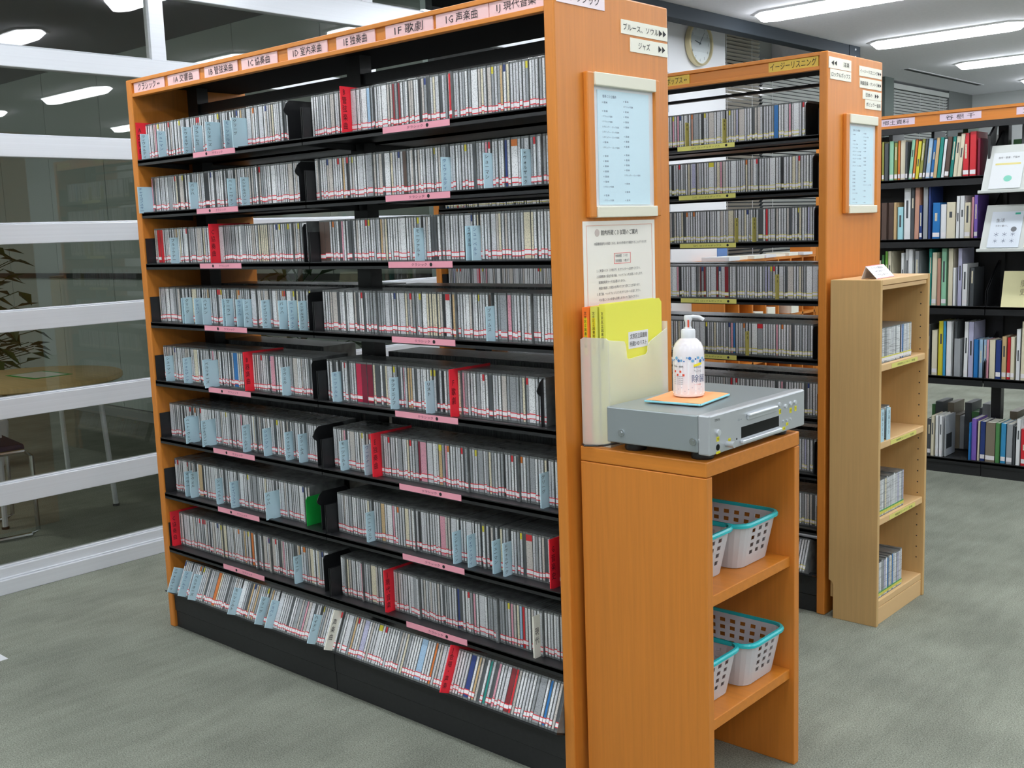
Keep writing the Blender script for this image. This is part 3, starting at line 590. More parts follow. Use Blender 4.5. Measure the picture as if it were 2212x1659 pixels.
WT = {7: '最新音楽', 8: '最新刊'}
for row, xs in WHITE_.items():
    for x in xs: divider(x, row, 1, CREAM, ['現代', '声楽曲'][row-7], INK, .118 if row == 8 else .11, .03, 'cream white divider with black writing on the %s shelf, right bay' % SHELFN[row], 'genre_divider', 'cream dividers', .004)
for row, xs in YEL_.items():
    for k, x in enumerate(sorted(xs)):
        lab = 'olive yellow index card on the %s shelf of the yellow-labelled unit' % SHELFN[row]
        if len(xs) > 1: lab = ('left ' if k == 0 else 'right ')+lab
        divider(x, row, 2, mat('olive_card', (196, 184, 96), .5), 'ABBA'[:2+k], INK, .088, .02, lab, 'index_card', 'olive index cards')
# ------------------------------------------------------------------ bookends
def bookend(x, row, u, lab, notch=False, m=BLACK, h=.112):
    y0 = (0 if u == 1 else UY2)+FY-.012
    z = SZ[row]-.003
    t = empty('bookend', (x, y0+.05, z), lab, 'bookend', 'black metal bookends')
    if notch: poly = [(y0, z), (y0, z+.075), (y0-.01, z+.082), (y0-.014, z+.09), (y0-.004, z+.108), (y0+.01, z+h+.006), (y0+.1, z+h+.006), (y0+.12, z+.09), (y0+.12, z)]
    else: poly = [(y0, z), (y0, z+h-.01), (y0+.006, z+h), (y0+.1, z+h), (y0+.12, z+h-.03), (y0+.12, z)]
    MB().prism(poly, 'x', x, x+.002).build('upright_plate', m, t); bx('foot_plate', x-.06, x, y0+.03, y0+.1, z-.001, z+.0005, m, t)
for row in range(8):
    x = EXT1[row][0][1]+.003
    if row == 6:
        bookend(x+.004, row, 1, 'bright green bookend on the seventh shelf, beside the bay joint', False, mat('green_bookend', (30, 170, 70), .4), .09); x = .868
    bookend(x+(.012 if row in (0, 6) else 0), row, 1, 'black bookend closing the left bay of the %s shelf, nearest unit' % SHELFN[row], row in (0, 1, 5, 6))
bookend(1.762, 4, 1, 'black bookend at the right end of the fifth shelf, nearest unit', True)
for row in range(8):
    if EXT2[row] < 1.768: bookend(EXT2[row]+.003, row, 2, 'black bookend at the right end of the %s shelf of the yellow-labelled unit' % SHELFN[row])
# ------------------------------------------------------------------ notices on the end panels
XE = 2*BW+2*T
def plate(name, x, ya, yb_, za, zb, m, s, ink, label, group, wfrac=.86, hfrac=.55, dx=0.):
    o = bx(name, x, x+.002, ya, yb_, za, zb, m); tag(o, label, 'sign', group)
    lines = s.split('\n')
    for i, l in enumerate(lines):
        text(l, (x+.002, (ya+yb_)/2+dx, zb-(zb-za)*(i+.5)/len(lines)), (yb_-ya)*wfrac, (zb-za)/len(lines)*hfrac, '+x', ink, o)
    return o
G1 = 'genre signs on the near end panel'; G2 = 'genre signs on the second end panel'
plate('genre_sign', XE, .01, .187, 1.866, 1.9, mat('pale_lilac_card', (238, 222, 228), .4), 'クラシック', INK, 'pale pink classical sign at the top left of the near end panel', G1, .62, .6, .012)
plate('genre_sign', XE, .252, .449, 1.823, 1.856, CREAM, 'ブルース、ソウル▶▶', INK, 'cream sign with two arrows, upper one right of the near end panel', G1, .93, .52)
plate('genre_sign', XE, .288, .449, 1.784, 1.817, CREAM, 'ジャズ　　▶▶', INK, 'cream sign with two arrows, lower one right of the near end panel', G1, .72, .52, .01)
x2 = UX2+XE
plate('genre_sign', x2, 1.464, 1.63, 1.852, 1.888, CREAM, '◀◀　　洋楽', INK, 'white sign with left arrows at the top of the second end panel', G2, .8, .45)
plate('genre_sign', x2, 1.474, 1.63, 1.818, 1.850, CREAM, 'ロック＆ポップス', INK, 'white sign just under the left-arrow sign on the second end panel', G2, .9, .5)
plate('genre_sign', x2, 1.694, 1.876, 1.845, 1.878, CREAM, 'イージーリスニング▶▶', INK, 'topmost white sign at the right of the second end panel', G2, .95, .42)
plate('genre_sign', x2, 1.698, 1.876, 1.806, 1.839, CREAM, '映画音楽・サントラ▶▶', INK, 'white sign second from the top at the right of the second end panel', G2, .95, .42)
plate('genre_sign', x2, 1.724, 1.876, 1.770, 1.799, CREAM, '　日本の　▶▶', INK, 'white sign third from the top at the right of the second end panel', G2, .7, .5)
plate('genre_sign', x2, 1.744, 1.876, 1.738, 1.769, CREAM, 'ポピュラー音楽', INK, 'lowest white sign at the right of the second end panel', G2, .9, .45)
def board(x, y0, y1, z0, z1, label, lines):
    t = empty('notice_board', (x, (y0+y1)/2, z0), label, 'notice board', 'framed pale blue guide boards')
    bx('side_rail', x, x+.014, y0-.026, y0, z0, z1, WOOD, t, .003); bx('side_rail', x, x+.014, y1, y1+.022, z0, z1, WOOD, t, .003)
    BB = mat('cream_bar', (226, 224, 206), .5)
    bx('top_bar', x, x+.018, y0, y1, z1-.03, z1, BB, t, .002); bx('bottom_bar', x, x+.018, y0, y1, z0, z0+.026, BB, t, .002)
    bx('backing', x, x+.006, y0, y1, z0+.026, z1-.03, WHITE, t)
    sh = bx('guide_sheet', x+.006, x+.008, y0+.018, y1-.02, z0+.03, z1-.038, mat('pale_blue_sheet', (204, 230, 242), .5), t)
    if lines:
        cy = y0+.034
        text('音楽ＣＤ分類表', (x+.008, cy+.03, z1-.052), .055, .007, '+x', mat('guide_ink', (110, 120, 140), .7), t, 'print')
        cols = [[(.066, 1), (.086, 1), (.098, 2), (.11, 2), (.122, 3), (.134, 3), (.146, 3), (.158, 1), (.17, 3), (.19, 1), (.202, 1), (.214, 1), (.226, 1), (.238, 1), (.25, 1), (.262, 2), (.282, 1), (.294, 2)], [(.06, 1), (.072, 2), (.084, 1), (.096, 1), (.108, 1), (.12, 1), (.142, 1), (.154, 1), (.166, 1), (.186, 1), (.198, 1), (.21, 1), (.222, 1), (.234, 3), (.254, 1), (.274, 1), (.294, 1)]]
        W_ = {1: ('0 音楽', .022), 2: ('1 クラシック音楽', .04), 3: ('2 ポピュラー・ロック音楽', .066)}
        for ci, cl in enumerate(cols):
            for dz, k in cl:
                s, wd = W_[k]; text(s, (x+.008, cy+ci*.085+wd/2, z1-dz), wd, .0045, '+x', mat('guide_ink', (0, 0, 0)), t, 'print')
    return t
board(XE, .125, .372, 1.388, 1.722, 'tall pale blue guide board framed in wood on the near end panel', True)
board(x2, 1.598, 1.818, 1.382, 1.712, 'tall pale blue guide board on the second end panel', True)
# laminated notice
t = tag(bx('laminated_notice', XE, XE+.0015, .084, .378, 1.15, 1.380, mat('laminated_sheet', (238, 234, 226), .3)), 'laminated cream listening notice below the guide board of the near end panel', 'notice')
PB = mat('peach_border', (226, 170, 150), .5); RB = mat('thin_red_box', (226, 90, 96), .5); GI = mat('grey_print', (86, 84, 90), .7)
def frame_rect(x, ya, yb_, za, zb, th, m, parent, nm):
    MB().box(x, x+.0006, ya, yb_, za, za+th).box(x, x+.0006, ya, yb_, zb-th, zb).box(x, x+.0006, ya, ya+th, za+th, zb-th).box(x, x+.0006, yb_-th, yb_, za+th, zb-th).build(nm, m, parent)
frame_rect(XE+.0015, .096, .366, 1.158, 1.370, .0012, PB, t, 'border'); frame_rect(XE+.0015, .204, .272, 1.276, 1.302, .001, RB, t, 'red_box')
MB().disc((XE+.0014, .138, 1.352), .009, 'x', .0006, 20).build('emblem', mat('emblem_grey', (200, 186, 180), .6), t)
text('館内所蔵ＣＤ試聴のご案内', (XE+.0015, .228, 1.352), .15, .013, '+x', INK, t, 'title')
for i, (s, y0_, wd, z) in enumerate([('本図書館館内の所蔵ＣＤは、次のお手続きで視聴することができます。', .125, .218, 1.326), ('利用時間：３０分', .209, .05, 1.295), ('利用枚数：３枚まで', .209, .057, 1.283),
        ('１.ご希望のＣＤ（３枚まで）をカウンターへお持ちください。', .132, .18, 1.262), ('２.試聴専用の貸出手続き後、ヘッドフォンをお渡しいたします。', .132, .19, 1.248), ('図書館利用カードは必要ありません。', .14, .11, 1.234),
        ('時間が超過した場合はお声がけさせて頂くことがあります。', .14, .17, 1.220), ('３.終了後、ヘッドフォンとＣＤをカウンターへお返し下さい。', .132, .18, 1.206), ('その際にＣＤの中身も点検しますのでご協力ください。', .14, .164, 1.192)]):
    text(s, (XE+.0015, y0_+wd/2, z), wd, .0072, '+x', GI, t, 'print')
# ------------------------------------------------------------------ wooden stand with disc player
SX0, SX1, SY0, SY1, SH = 1.878, 2.222, .032, .458, .857
t = empty('wooden_stand', ((SX0+SX1)/2, (SY0+SY1)/2, 0), 'open orange wooden stand with two shelves, against the near end panel', 'stand')
bx('side_panel', SX0, SX1, SY0, SY0+.024, 0, SH-.036, WOOD, t, .002); bx('side_panel', SX0, SX1, SY1-.024, SY1, 0, SH-.036, WOOD, t, .002)
bx('top', SX0, SX1, SY0, SY1, SH-.035, SH, WOODH, t, .003)
bx('back_panel', SX0, SX0+.012, SY0+.024, SY1-.024, .1, SH-.036, WOOD, t)
for z in (.545, .253): bx('shelf', SX0+.012, SX1-.012, SY0+.024, SY1-.024, z-.026, z, WOODH, t, .002)
# baskets
BASK = mat('translucent_white_plastic', (226, 224, 228), .4); BASK.node_tree.nodes['Principled BSDF'].inputs['Transmission Weight'].default_value = .25
TEAL = mat('turquoise_rim', (40, 196, 204), .25)
def rrect(w_, d, r, n=5):
    P = []
    for cx, cy, a0 in ((w_/2-r, d/2-r, 0), (-w_/2+r, d/2-r, 90), (-w_/2+r, -d/2+r, 180), (w_/2-r, -d/2+r, 270)):
        for i in range(n+1):
            a = math.radians(a0+90*i/n); P.append((cx+r*math.cos(a), cy+r*math.sin(a)))
    return P
def basket(cx, cy, z, lab, W_=.27, Dp=.182, Hh=.112):
    t = empty('plastic_basket', (cx, cy, z), lab, 'basket', 'white lattice baskets with turquoise rims')
    q = MB(); lv = [0, .02, .0285, .0385, .047, .057, .0655, .0755, .084, .094, Hh]
    def sec(zz):
        k = .84+.16*zz/Hh; return [(cx+x*k, cy+y*k) for x, y in prof]
    # perimeter subdivided so that windows can be left open
    base = rrect(W_, Dp, .035, 4); prof = []
    for i in range(len(base)):
        a = Vector(base[i]); b_ = Vector(base[(i+1) % len(base)]); L_ = (b_-a).length
        if L_ > .03:
            n = int(round(L_/.0155)); n += 1-n % 2
            for k in range(n): prof.append(tuple(a.lerp(b_, k/n)+Vector((0, 0)))+('s', k))
        else: prof.append(tuple(a)+('c', 0))
    kinds = [p[2:] for p in prof]; prof = [p[:2] for p in prof]; n = len(prof); rings = [sec(zz) for zz in lv]
    for th in (0, 1):
        for li, zz in enumerate(lv):
            for (x, y) in rings[li]:
                s_ = 1-.012*th; q.v.append((cx+(x-cx)*s_, cy+(y-cy)*s_, z+zz+.0015))
    NR = len(lv)
    for li in range(NR-1):
        hole_row = li in (1, 3, 5, 7) or False
        for i in range(n):
            j = (i+1) % n
            if li in (2, 4, 6, 8) and kinds[i][0] == 's' and kinds[i][1] % 2 == 1: # window: add reveal edges only
                for a, b_, la, lb in ((i, j, li, li), (i, j, li+1, li+1), (i, i, li, li+1), (j, j, li, li+1)):
                    q.f.append((la*n+a, lb*n+b_, NR*n+lb*n+b_, NR*n+la*n+a)); q.m.append(0)
                continue
            for th in (0, 1):
                o_ = th*NR*n; q.f.append((o_+li*n+i, o_+li*n+j, o_+(li+1)*n+j, o_+(li+1)*n+i)); q.m.append(0)
    q.f.append(tuple(range(n))); q.m.append(0)
    q.build('basket_body', BASK, t, fix=False)
    q = MB(); pr_ = [(x, y) for x, y in rings[-1]]
    m = len(pr_)
    for (sc, dz) in ((1.0, -.008), (1.045, -.006), (1.05, .0), (1.03, .004), (.985, .004), (.98, -.004)):
        for x, y in pr_: q.v.append((cx+(x-cx)*sc, cy+(y-cy)*sc, z+Hh+dz))
    for k in range(6):
        for i in range(m):
            j = (i+1) % m; k2 = (k+1) % 6; q.f.append((k*m+i, k*m+j, k2*m+j, k2*m+i)); q.m.append(0)
    q.build('rim', TEAL, t, smooth=True)
    return t
ins = [('upper right', .345, .545, 2.06), ('upper left', .155, .545, 2.02), ('lower right', .345, .253, 2.07), ('lower left', .155, .253, 2.035)]
basket(2.050, .340, .545, 'white lattice basket with turquoise rim on the upper stand shelf, right one')
basket(2.03, .158, .545, 'white lattice basket with turquoise rim on the upper stand shelf, left one')
basket(2.066, .340, .253, 'white lattice basket with turquoise rim on the lower stand shelf, right one')
basket(2.045, .158, .253, 'white lattice basket with turquoise rim on the lower stand shelf, left one')
tag(bx('white_label_strip', 1.952, 1.954, .29, .40, .318, .336, CREAM), 'white paper strip inside the lower right basket', 'label')
tag(MB().box(1.98, 2.1, .13, .17, .262, .30).box(1.99, 2.05, .12, .19, .30, .325).build('packet', mat('magenta_packet', (206, 70, 110), .5), None, .004), 'magenta and white packet inside the lower left basket', 'packet')
# disc player
PX0, PX1, PY0, PY1, PZ0, PZ1 = 1.965, 2.238, .022, .452, .874, .962
SIL = mat('brushed_silver', (176, 182, 188), .38, metal=.55, grain=((300, 4, 300), .02, 2)); SILT = mat('silver_grey_lid', (158, 166, 168), .36, metal=.45)
FACE = mat('silver_front', (190, 194, 198), .34, metal=.45)
t = empty('disc_player', ((PX0+PX1)/2, (PY0+PY1)/2, SH), 'silver disc player on top of the wooden stand', 'disc player')
bx('case', PX0, PX1-.03, PY0, PY1, PZ0+.004, PZ1-.002, SILT, t, .003)
bx('front_panel', PX1-.03, PX1, PY0-.001, PY1+.001, PZ0, PZ1, FACE, t, .004)
for y in (PY0+.05, PY1-.05):
    for x in (PX0+.045, PX1-.05): MB().lathe(x, y, [(.024, SH), (.026, SH+.006), (.022, PZ0+.006)], 20).build('foot', BLACK, t, smooth=True)
for x in (2.006, 2.196):
    q = MB().disc((x, PY0, .902), .0085, 'y', .003, 20); q.disc((x, PY0-.003, .902), .004, 'y', .001, 12); q.build('side_screw', mat('chrome', (0, 0, 0)), t)
def fy(y): return PY0+(y-.033)*(PY1-PY0)/(.437-.033)
F = PX1
CHR = mat('polished_silver', (226, 230, 236), .35, metal=.6)
bx('display_window', F-.002, F+.0006, fy(.155), fy(.316), .892, .917, mat('display_black', (8, 9, 12), .3, spec=.15), t)
bx('display_bar', F, F+.009, fy(.150), fy(.319), .881, .889, CHR, t, .002)
tr = bx('disc_tray', F, F+.005, fy(.178), fy(.299), .930, .942, FACE, t, .0012); bx('tray_lip', F, F+.009, fy(.178), fy(.299), .938, .944, CHR, tr, .002)
for i, (y, z) in enumerate([(.318, .943), (.345, .935), (.368, .938), (.389, .938)]): MB().disc((F, fy(y), z), .0048, 'x', .004, 16).build('button', CHR, t, smooth=True)
for y in (.335, .351, .368): MB().disc((F, fy(y), .901), .0028, 'x', .003, 12).build('skip_button', CHR, t)
MB().disc((F, fy(.063), .921), .0068, 'x', .004, 20).build('power_button', CHR, t, smooth=True)
MB().disc((F, fy(.062), .889), .0068, 'x', .001, 20).build('headphone_jack', mat('display_black', (0, 0, 0)), t)
MB().disc((F, fy(.096), .890), .007, 'x', .02, 20).build('level_knob', FACE, t, smooth=True)
MB().disc((F, fy(.136), .894), .002, 'x', .001, 12).build('indicator', BLACK, t)
DY = mat('yellow_sticker', (232, 222, 40), .5)
for k, (y, z, sy, sz) in enumerate([(.321, .926, .009, .012), (.37, .921, .009, .012), (.393, .922, .009, .012), (.354, .891, .01, .007), (.339, .883, .012, .007), (.062, .907, .01, .01), (.107, .896, .009, .009), (.063, .8775, .016, .005)]):
    y = fy(y); s_ = bx('yellow_label', F, F+.0009, y-sy/2, y+sy/2, z-sz/2, z+sz/2, DY, t)
    text(['開', '停', '再', '戻', '送', '電源', '音', 'ヘッドホン'][k], (F+.0009, y, z), sy*.7, sz*.6, '+x', mat('olive_ink', (110, 96, 20), .6), s_, off=.0003)
text('DENON', (F, fy(.06), .949), .020, .0055, '+x', BLACK, t, 'wordmark'); text('CD ◂▸', (F, fy(.148), .935), .018, .005, '+x', mat('guide_ink', (0, 0, 0)), t, 'print')
q = MB().tube([(1.98, .05, .872), (1.95, .03, .866), (1.93, .036, .862), (1.90, .02, .862), (1.884, .034, .861)], .0026, 6)
tag(q.build('power_cable', BLACK, smooth=True), 'black cable end lying beside the disc player on the stand', 'cable')
# file box with folders
FB = mat('milky_plastic', (248, 248, 240), .35, alpha=.4)
fx0, fx1, fy0, fy1, fz0, fz1 = 1.872, 1.954, .05, .292, SH, 1.112
t = empty('file_box', ((fx0+fx1)/2, (fy0+fy1)/2, fz0), 'milky translucent file box full of folders, on the stand', 'file box')
MB().prism([(fx0, fz0), (fx1, fz0), (fx1, fz1-.006), (fx1-.008, fz1), (fx0+.008, fz1), (fx0, fz1-.006)], 'y', fy0, fy0+.003).build('front_wall', FB, t)
MB().prism([(fy0, fz0), (fy0, fz1-.004), (fy0+.062, fz1-.012), (fy0+.068, fz1-.02), (fy0+.072, fz1-.052), (fy0+.08, fz1-.056), (fy0+.15, fz1-.052), (fy0+.158, fz1-.046), (fy0+.16, fz1-.03), (fy0+.17, fz1-.022), (fy1, fz1+.004), (fy1, fz0)], 'x', fx1-.003, fx1).build('side_wall', FB, t)
MB().prism([(fy0, fz0), (fy0, fz1-.004), (fy1, fz1-.004), (fy1, fz0)], 'x', fx0, fx0+.003).build('side_wall', FB, t)
bx('back_wall', fx0, fx1, fy1-.003, fy1, fz0, fz1+.02, FB, t); bx('floor_plate', fx0, fx1, fy0, fy1, fz0, fz0+.003, FB, t)
OR = mat('orange_folder', (255, 128, 50), .45); YG = mat('lemon_folder', (226, 226, 96), .45); YF = mat('yellow_folder', (236, 234, 86), .45)
for (a, b_, m, nm, top, yb_, tx, lab) in ((1.876, 1.896, OR, 'folder', 1.182, .272, '文京区立図書館所蔵', 'orange folder in the file box, nearest the end panel'), (1.900, 1.920, YG, 'folder', 1.184, .276, '文京区立図書館ＤＶＤ', 'lemon folder in the middle of the file box'), (1.926, 1.944, YF, 'folder', 1.190, .282, '文京区立図書館所蔵', 'bright yellow folder facing the room in the file box')):
    q = MB()
    q.prism([(fy0+.006, fz0+.006), (fy0+.006, top), (yb_-.01, top), (yb_, top-.01), (yb_, fz0+.006)], 'x', a, a+.0015); q.prism([(fy0+.006, fz0+.006), (fy0+.006, top), (yb_-.01, top), (yb_, top-.01), (yb_, fz0+.006)], 'x', b_-.0015, b_)
    q.box(a, b_, fy0+.0045, fy0+.006, fz0+.006, top)
    o = q.build(nm, m); tag(o, lab, 'folder', 'folders in the file box')
    bx('pages', a+.003, b_-.003, fy0+.01, yb_-.006, fz0+.008, top-.008, CREAM, o)
    if m is not YF: bx('spine_label', a+.005, b_-.006, fy0+.0038, fy0+.0045, 1.07, 1.158, mat('strong_yellow', (246, 226, 40), .5), o)
    text(tx, ((a+b_)/2, fy0+.0036, 1.13), .007, .085, '-y', INK, o, vertical=True)
    if m is YF:
        lb = bx('title_label', b_, b_+.0008, .142, .222, 1.078, 1.118, WHITE, o)
        text('文京区立図書館', (b_+.0008, .182, 1.107), .07, .0125, '+x', INK, lb); text('所蔵DVDリスト', (b_+.0008, .180, 1.089), .068, .0125, '+x', INK, lb)
# cloth
q = MB(); C0 = [(2.018, .10), (2.158, .112), (2.135, .275), (1.99, .29)]
n = 8; zt = PZ1
def bil(u, v): return tuple((1-u)*(1-v)*C0[0][k]+u*(1-v)*C0[1][k]+u*v*C0[2][k]+(1-u)*v*C0[3][k] for k in (0, 1))
for layer in (0, 1):
    for j in range(n+1):
        for i in range(n+1):
            x, y = bil(i/n, j/n); q.v.append((x, y, zt+.0015+layer*.0045+.0008*math.sin(3*i/n*3.1)*math.cos(2.3*j/n*3)))
for layer in (0, 1):
    o_ = layer*(n+1)**2
    for j in range(n):
        for i in range(n):
            a = o_+j*(n+1)+i; q.f.append((a, a+1, a+n+2, a+n+1)); q.m.append(0)
o = q.build('folded_cloth', mat('orange_cloth', (255, 176, 120), .9), fix=False); tag(o, 'folded orange cloth with light blue edging under the pump bottle', 'cloth')
CB = mat('light_blue_edging', (150, 216, 226), .8)
ed = [(x, y, zt+.0035) for x, y in C0]; q = MB()
for k in range(4): q.tube([ed[k], ed[(k+1) % 4]], .0026, 6)
q.build('edging', CB, o)
# pump bottle
BXc, BYc, bz = 2.075, .196, zt+.007
t = empty('pump_bottle', (BXc, BYc, bz), 'white hand sanitizer pump bottle standing on the cloth', 'bottle')
BODY = mat('milky_bottle', (238, 232, 236), .22, coat=.5)
MB().lathe(BXc, BYc, [(.030, 0+bz), (.0355, .003+bz), (.0365, .012+bz), (.0365, .100+bz), (.035, .112+bz), (.030, .124+bz), (.0215, .133+bz), (.016, .136+bz)], 40).build('bottle_body', BODY, t, smooth=True)
cap = MB().lathe(BXc, BYc, [(.016, .133+bz), (.0165, .134+bz), (.0165, .153+bz), (.0145, .156+bz), (.009, .1565+bz), (.008, .161+bz)], 28).build('cap', WHITE, t, smooth=True)
d = Vector((.75, .66, 0)).normalized()
q = MB().lathe(BXc, BYc, [(.0065, .16+bz), (.0065, .172+bz), (.0095, .178+bz), (.0095, .186+bz), (.008, .188+bz)], 20)
b0 = Vector((BXc, BYc, .183+bz)); q.tube([b0-d*.008, b0+d*.012+Vector((0, 0, .002)), b0+d*.026+Vector((0, 0, 0)), b0+d*.036-Vector((0, 0, .006))], .0042, 10)
q.build('pump_head', WHITE, t, smooth=True)
bx('red_tag', BXc+.004, BXc+.0068, BYc-.0088, BYc-.0062, .161+bz, .178+bz, mat('red_tag', (226, 80, 50), .5), t)
RA = .0368
def wrap(mb, ang0, z0, name, m, r=RA):
    """lay flat (u, v) geometry round the bottle: u metres along the arc, v height"""
    out = MB(); out.f = mb.f; out.m = mb.m
    for (u, v, w_) in mb.v:
        a = math.radians(ang0)+u/r; out.v.append((BXc+(r+w_)*math.cos(a), BYc+(r+w_)*math.sin(a), bz+z0+v))
    return out.build(name, m, t, fix=False)
def wtext(s, ang, z, wd, hg, m, vert=False):
    vs_, fs, asp = text_geo('\n'.join(s) if vert else s); mb = MB(); mb.v = [(x*wd, y*hg, .0004) for x, y in vs_]; mb.f = fs; mb.m = [0]*len(fs); return wrap(mb, ang, z, 'label_print', m)
def wrect(wd, hg, ang, z, m, nm='label_patch', w_=0.0, sk=0):
    mb = MB(); n = 6
    for i in range(n+1):
        u = -wd/2+wd*i/n; mb.v += [(u, -hg/2+sk*u, w_), (u, hg/2+sk*u, w_)]
    for i in range(n): mb.f.append((2*i, 2*i+2, 2*i+3, 2*i+1)); mb.m.append(0)
    return wrap(mb, ang, z, nm, m)
wrect(.1, .088, -58, .052, mat('label_film', (242, 242, 246), .3), 'label')
br = random.Random(4); BLU = [mat('bubble_a', (60, 120, 190), .4), mat('bubble_b', (120, 180, 220), .4)]
for i in range(16):
    mb = MB(); r_ = br.uniform(.0012, .0042); u0 = -.05+.1*i/15; v0 = br.uniform(-.005, .005)
    mb.v = [(u0+r_*math.cos(a*.5236), v0+r_*math.sin(a*.5236), .0005) for a in range(12)]; mb.f = [tuple(range(12))]; mb.m = [0]; wrap(mb, -58, .089, 'bubble', BLU[i % 2])
wtext('手指・器具', -98, .073, .028, .0045, INK); wrect(.022, .006, -22, .077, mat('strong_yellow', (0, 0, 0)), w_=.0003, sk=.25); wtext('食品添加物', -22, .071, .02, .004, INKB)
wtext('アルコール', -24, .062, .02, .006, INK); wtext('除菌', -18, .045, .036, .018, mat('blue_grey_ink', (90, 104, 140), .5)); wtext('ウイルス除去', -24, .031, .018, .003, mat('thin_red_box', (0, 0, 0)))
for i in range(4): wrect(.005, .005, -112+i*12, .061-(i % 2)*.008, mat('red_tag', (0, 0, 0)), w_=.0003)
for i in range(5): wtext('使用上の注意 火気厳禁', -98, .050-i*.0045, .026, .0022, mat('guide_ink', (0, 0, 0)))
for i in range(9): wtext('＋', -110+i*13, .016+.004*(i % 3), .003, .003, INKB)
# ------------------------------------------------------------------ pale wooden cabinet
CX0, CX1, CY0, CY1, CHh = 1.826, 1.998, 1.452, 1.868, 1.165
t = empty('narrow_cabinet', ((CX0+CX1)/2, (CY0+CY1)/2, 0), 'narrow pale wooden shelf cabinet standing against the second end panel', 'cabinet')
q = MB().prism([(CX0, .135), (CX0, CHh), (CX1, CHh), (CX1, 0), (CX0+.016, 0), (CX0+.016, .12), (CX0+.012, .13)], 'y', CY0, CY0+.016); q.build('side_panel', LWOOD, t, .0015)
sp_ = bx('side_panel', CX0, CX1, CY1-.016, CY1, 0, CHh, LWOOD, t, .0015)
bx('top_panel', CX0, CX1-.001, CY0+.016, CY1-.016, CHh-.018, CHh, LWOODE, t, .0015); bx('top_rail', CX1-.02, CX1-.006, CY0+.016, CY1-.016, CHh-.034, CHh-.02, LWOODE, t, .002)
bx('back_panel', CX0, CX0+.008, CY0+.016, CY1-.016, .07, CHh-.018, LWOOD, t)
CS = [.888, .628, .368, .083]
for i, z in enumerate(CS):
    sh = bx('shelf', CX0+.008, CX1-.006, CY0+.016, CY1-.016, z-.024, z, LWOODE, t, .003)
    if i < 3:
        o = bx('shelf_tag', CX1-.006, CX1-.0052, CY0+.11, CY0+.33, z-.021, z-.006, YEL, sh); text('視聴覚コーナー　新着', (CX1-.0052, CY0+.23, z-.0135), .15, .007, '+x', mat('tag_ink2', (0, 0, 0)), o, off=.0004)
bx('plinth', CX1-.022, CX1-.006, CY0+.016, CY1-.016, 0, .058, LWOODE, t, .0015)
q = MB()
for k in range(26): q.disc((CX1-.025, CY1-.0161, .14+k*.04), .0025, 'y', .0004, 8)
q.build('pin_hole', BLACK, sp_)
# discs inside the cabinet
rc_ = random.Random(21); spec = [(.888, 1.474, 1.742, .118, STY), (.368, 1.474, 1.70, .128, STG), (.083, 1.474, 1.69, .128, STG)]
for si, (z, a, b_, hgt, st) in enumerate(spec):
    y = a; k = 0
    while y < b_:
        wd = .0098 if si == 0 else rc_.choice([.0098, .013, .014]); col = pick([('white', 5), ('ltgrey', 5), ('lilac', 2), ('grey', 2), ('blue', .4), ('dred', .3), ('cream', 1), ('black', .5)], rc_)
        h_ = hgt*rc_.choice([1, 1, 1, 1.03]) if si else hgt; k += 1; dd = .125
        o = bx('disc_case', CX1-.016-dd, CX1-.016, y, y+wd-.0006, z, z+h_, CASE); tag(o, '%s-spined disc case, %s from the left on the %s shelf of the pale cabinet' % (COLN[col], ordn(k), ['top', 'third', 'bottom'][si]), 'disc case', 'disc cases in the pale cabinet')
        bx('spine_card', CX1-.0164, CX1-.0152, y+.001, y+wd-.0016, z+.003, z+h_-.003, SP[col], o)
        q = MB().box(CX1-.0155, CX1-.0145, y+.0004, y+wd-.001, z+.008, z+.018, 0).box(CX1-.0155, CX1-.0145, y+.0004, y+wd-.001, z+.018, z+.022, 1); q.build('call_number_sticker', [STW if si == 0 else STY, st], o)
        y += wd
z = .628; k = 0; kk = 0
for (y, wd, col, blue) in [(1.474, .03, 'ltgrey', 0), (1.505, .004, 'cyan', 1), (1.512, .0098, 'white', 0), (1.5225, .0098, 'ltgrey', 0), (1.533, .0098, 'cream', 0), (1.5435, .0098, 'white', 0), (1.556, .004, 'cyan', 1), (1.5605, .02, 'ltgrey', 0)]:
    if blue:
        o = bx('index_card', CX1-.14, CX1-.008, y, y+wd, z, z+.108, CARD); tag(o, 'pale blue index card in the second shelf of the pale cabinet, %s one' % ('left' if k == 0 else 'right'), 'divider', 'blue cards in the pale cabinet'); k += 1
        bx('front_tab', CX1-.008, CX1-.0065, y-.026, y+wd, z, z+.108, CARD, o); text('洋画ＤＶＤ', (CX1-.0065, y-.01, z+.06), .01, .08, '+x', INK, o, vertical=True)
    else:
        kk += 1; o = bx('disc_case', CX1-.15, CX1-.02, y, y+wd-.0006, z, z+.112, CASE); tag(o, '%s-spined disc case, %s from the left, second shelf of the pale cabinet' % (COLN[col], ordn(kk)), 'disc case', 'disc cases in the pale cabinet')
        bx('spine_card', CX1-.0204, CX1-.0192, y+.001, y+wd-.0016, z+.003, z+.109, SP[col], o)
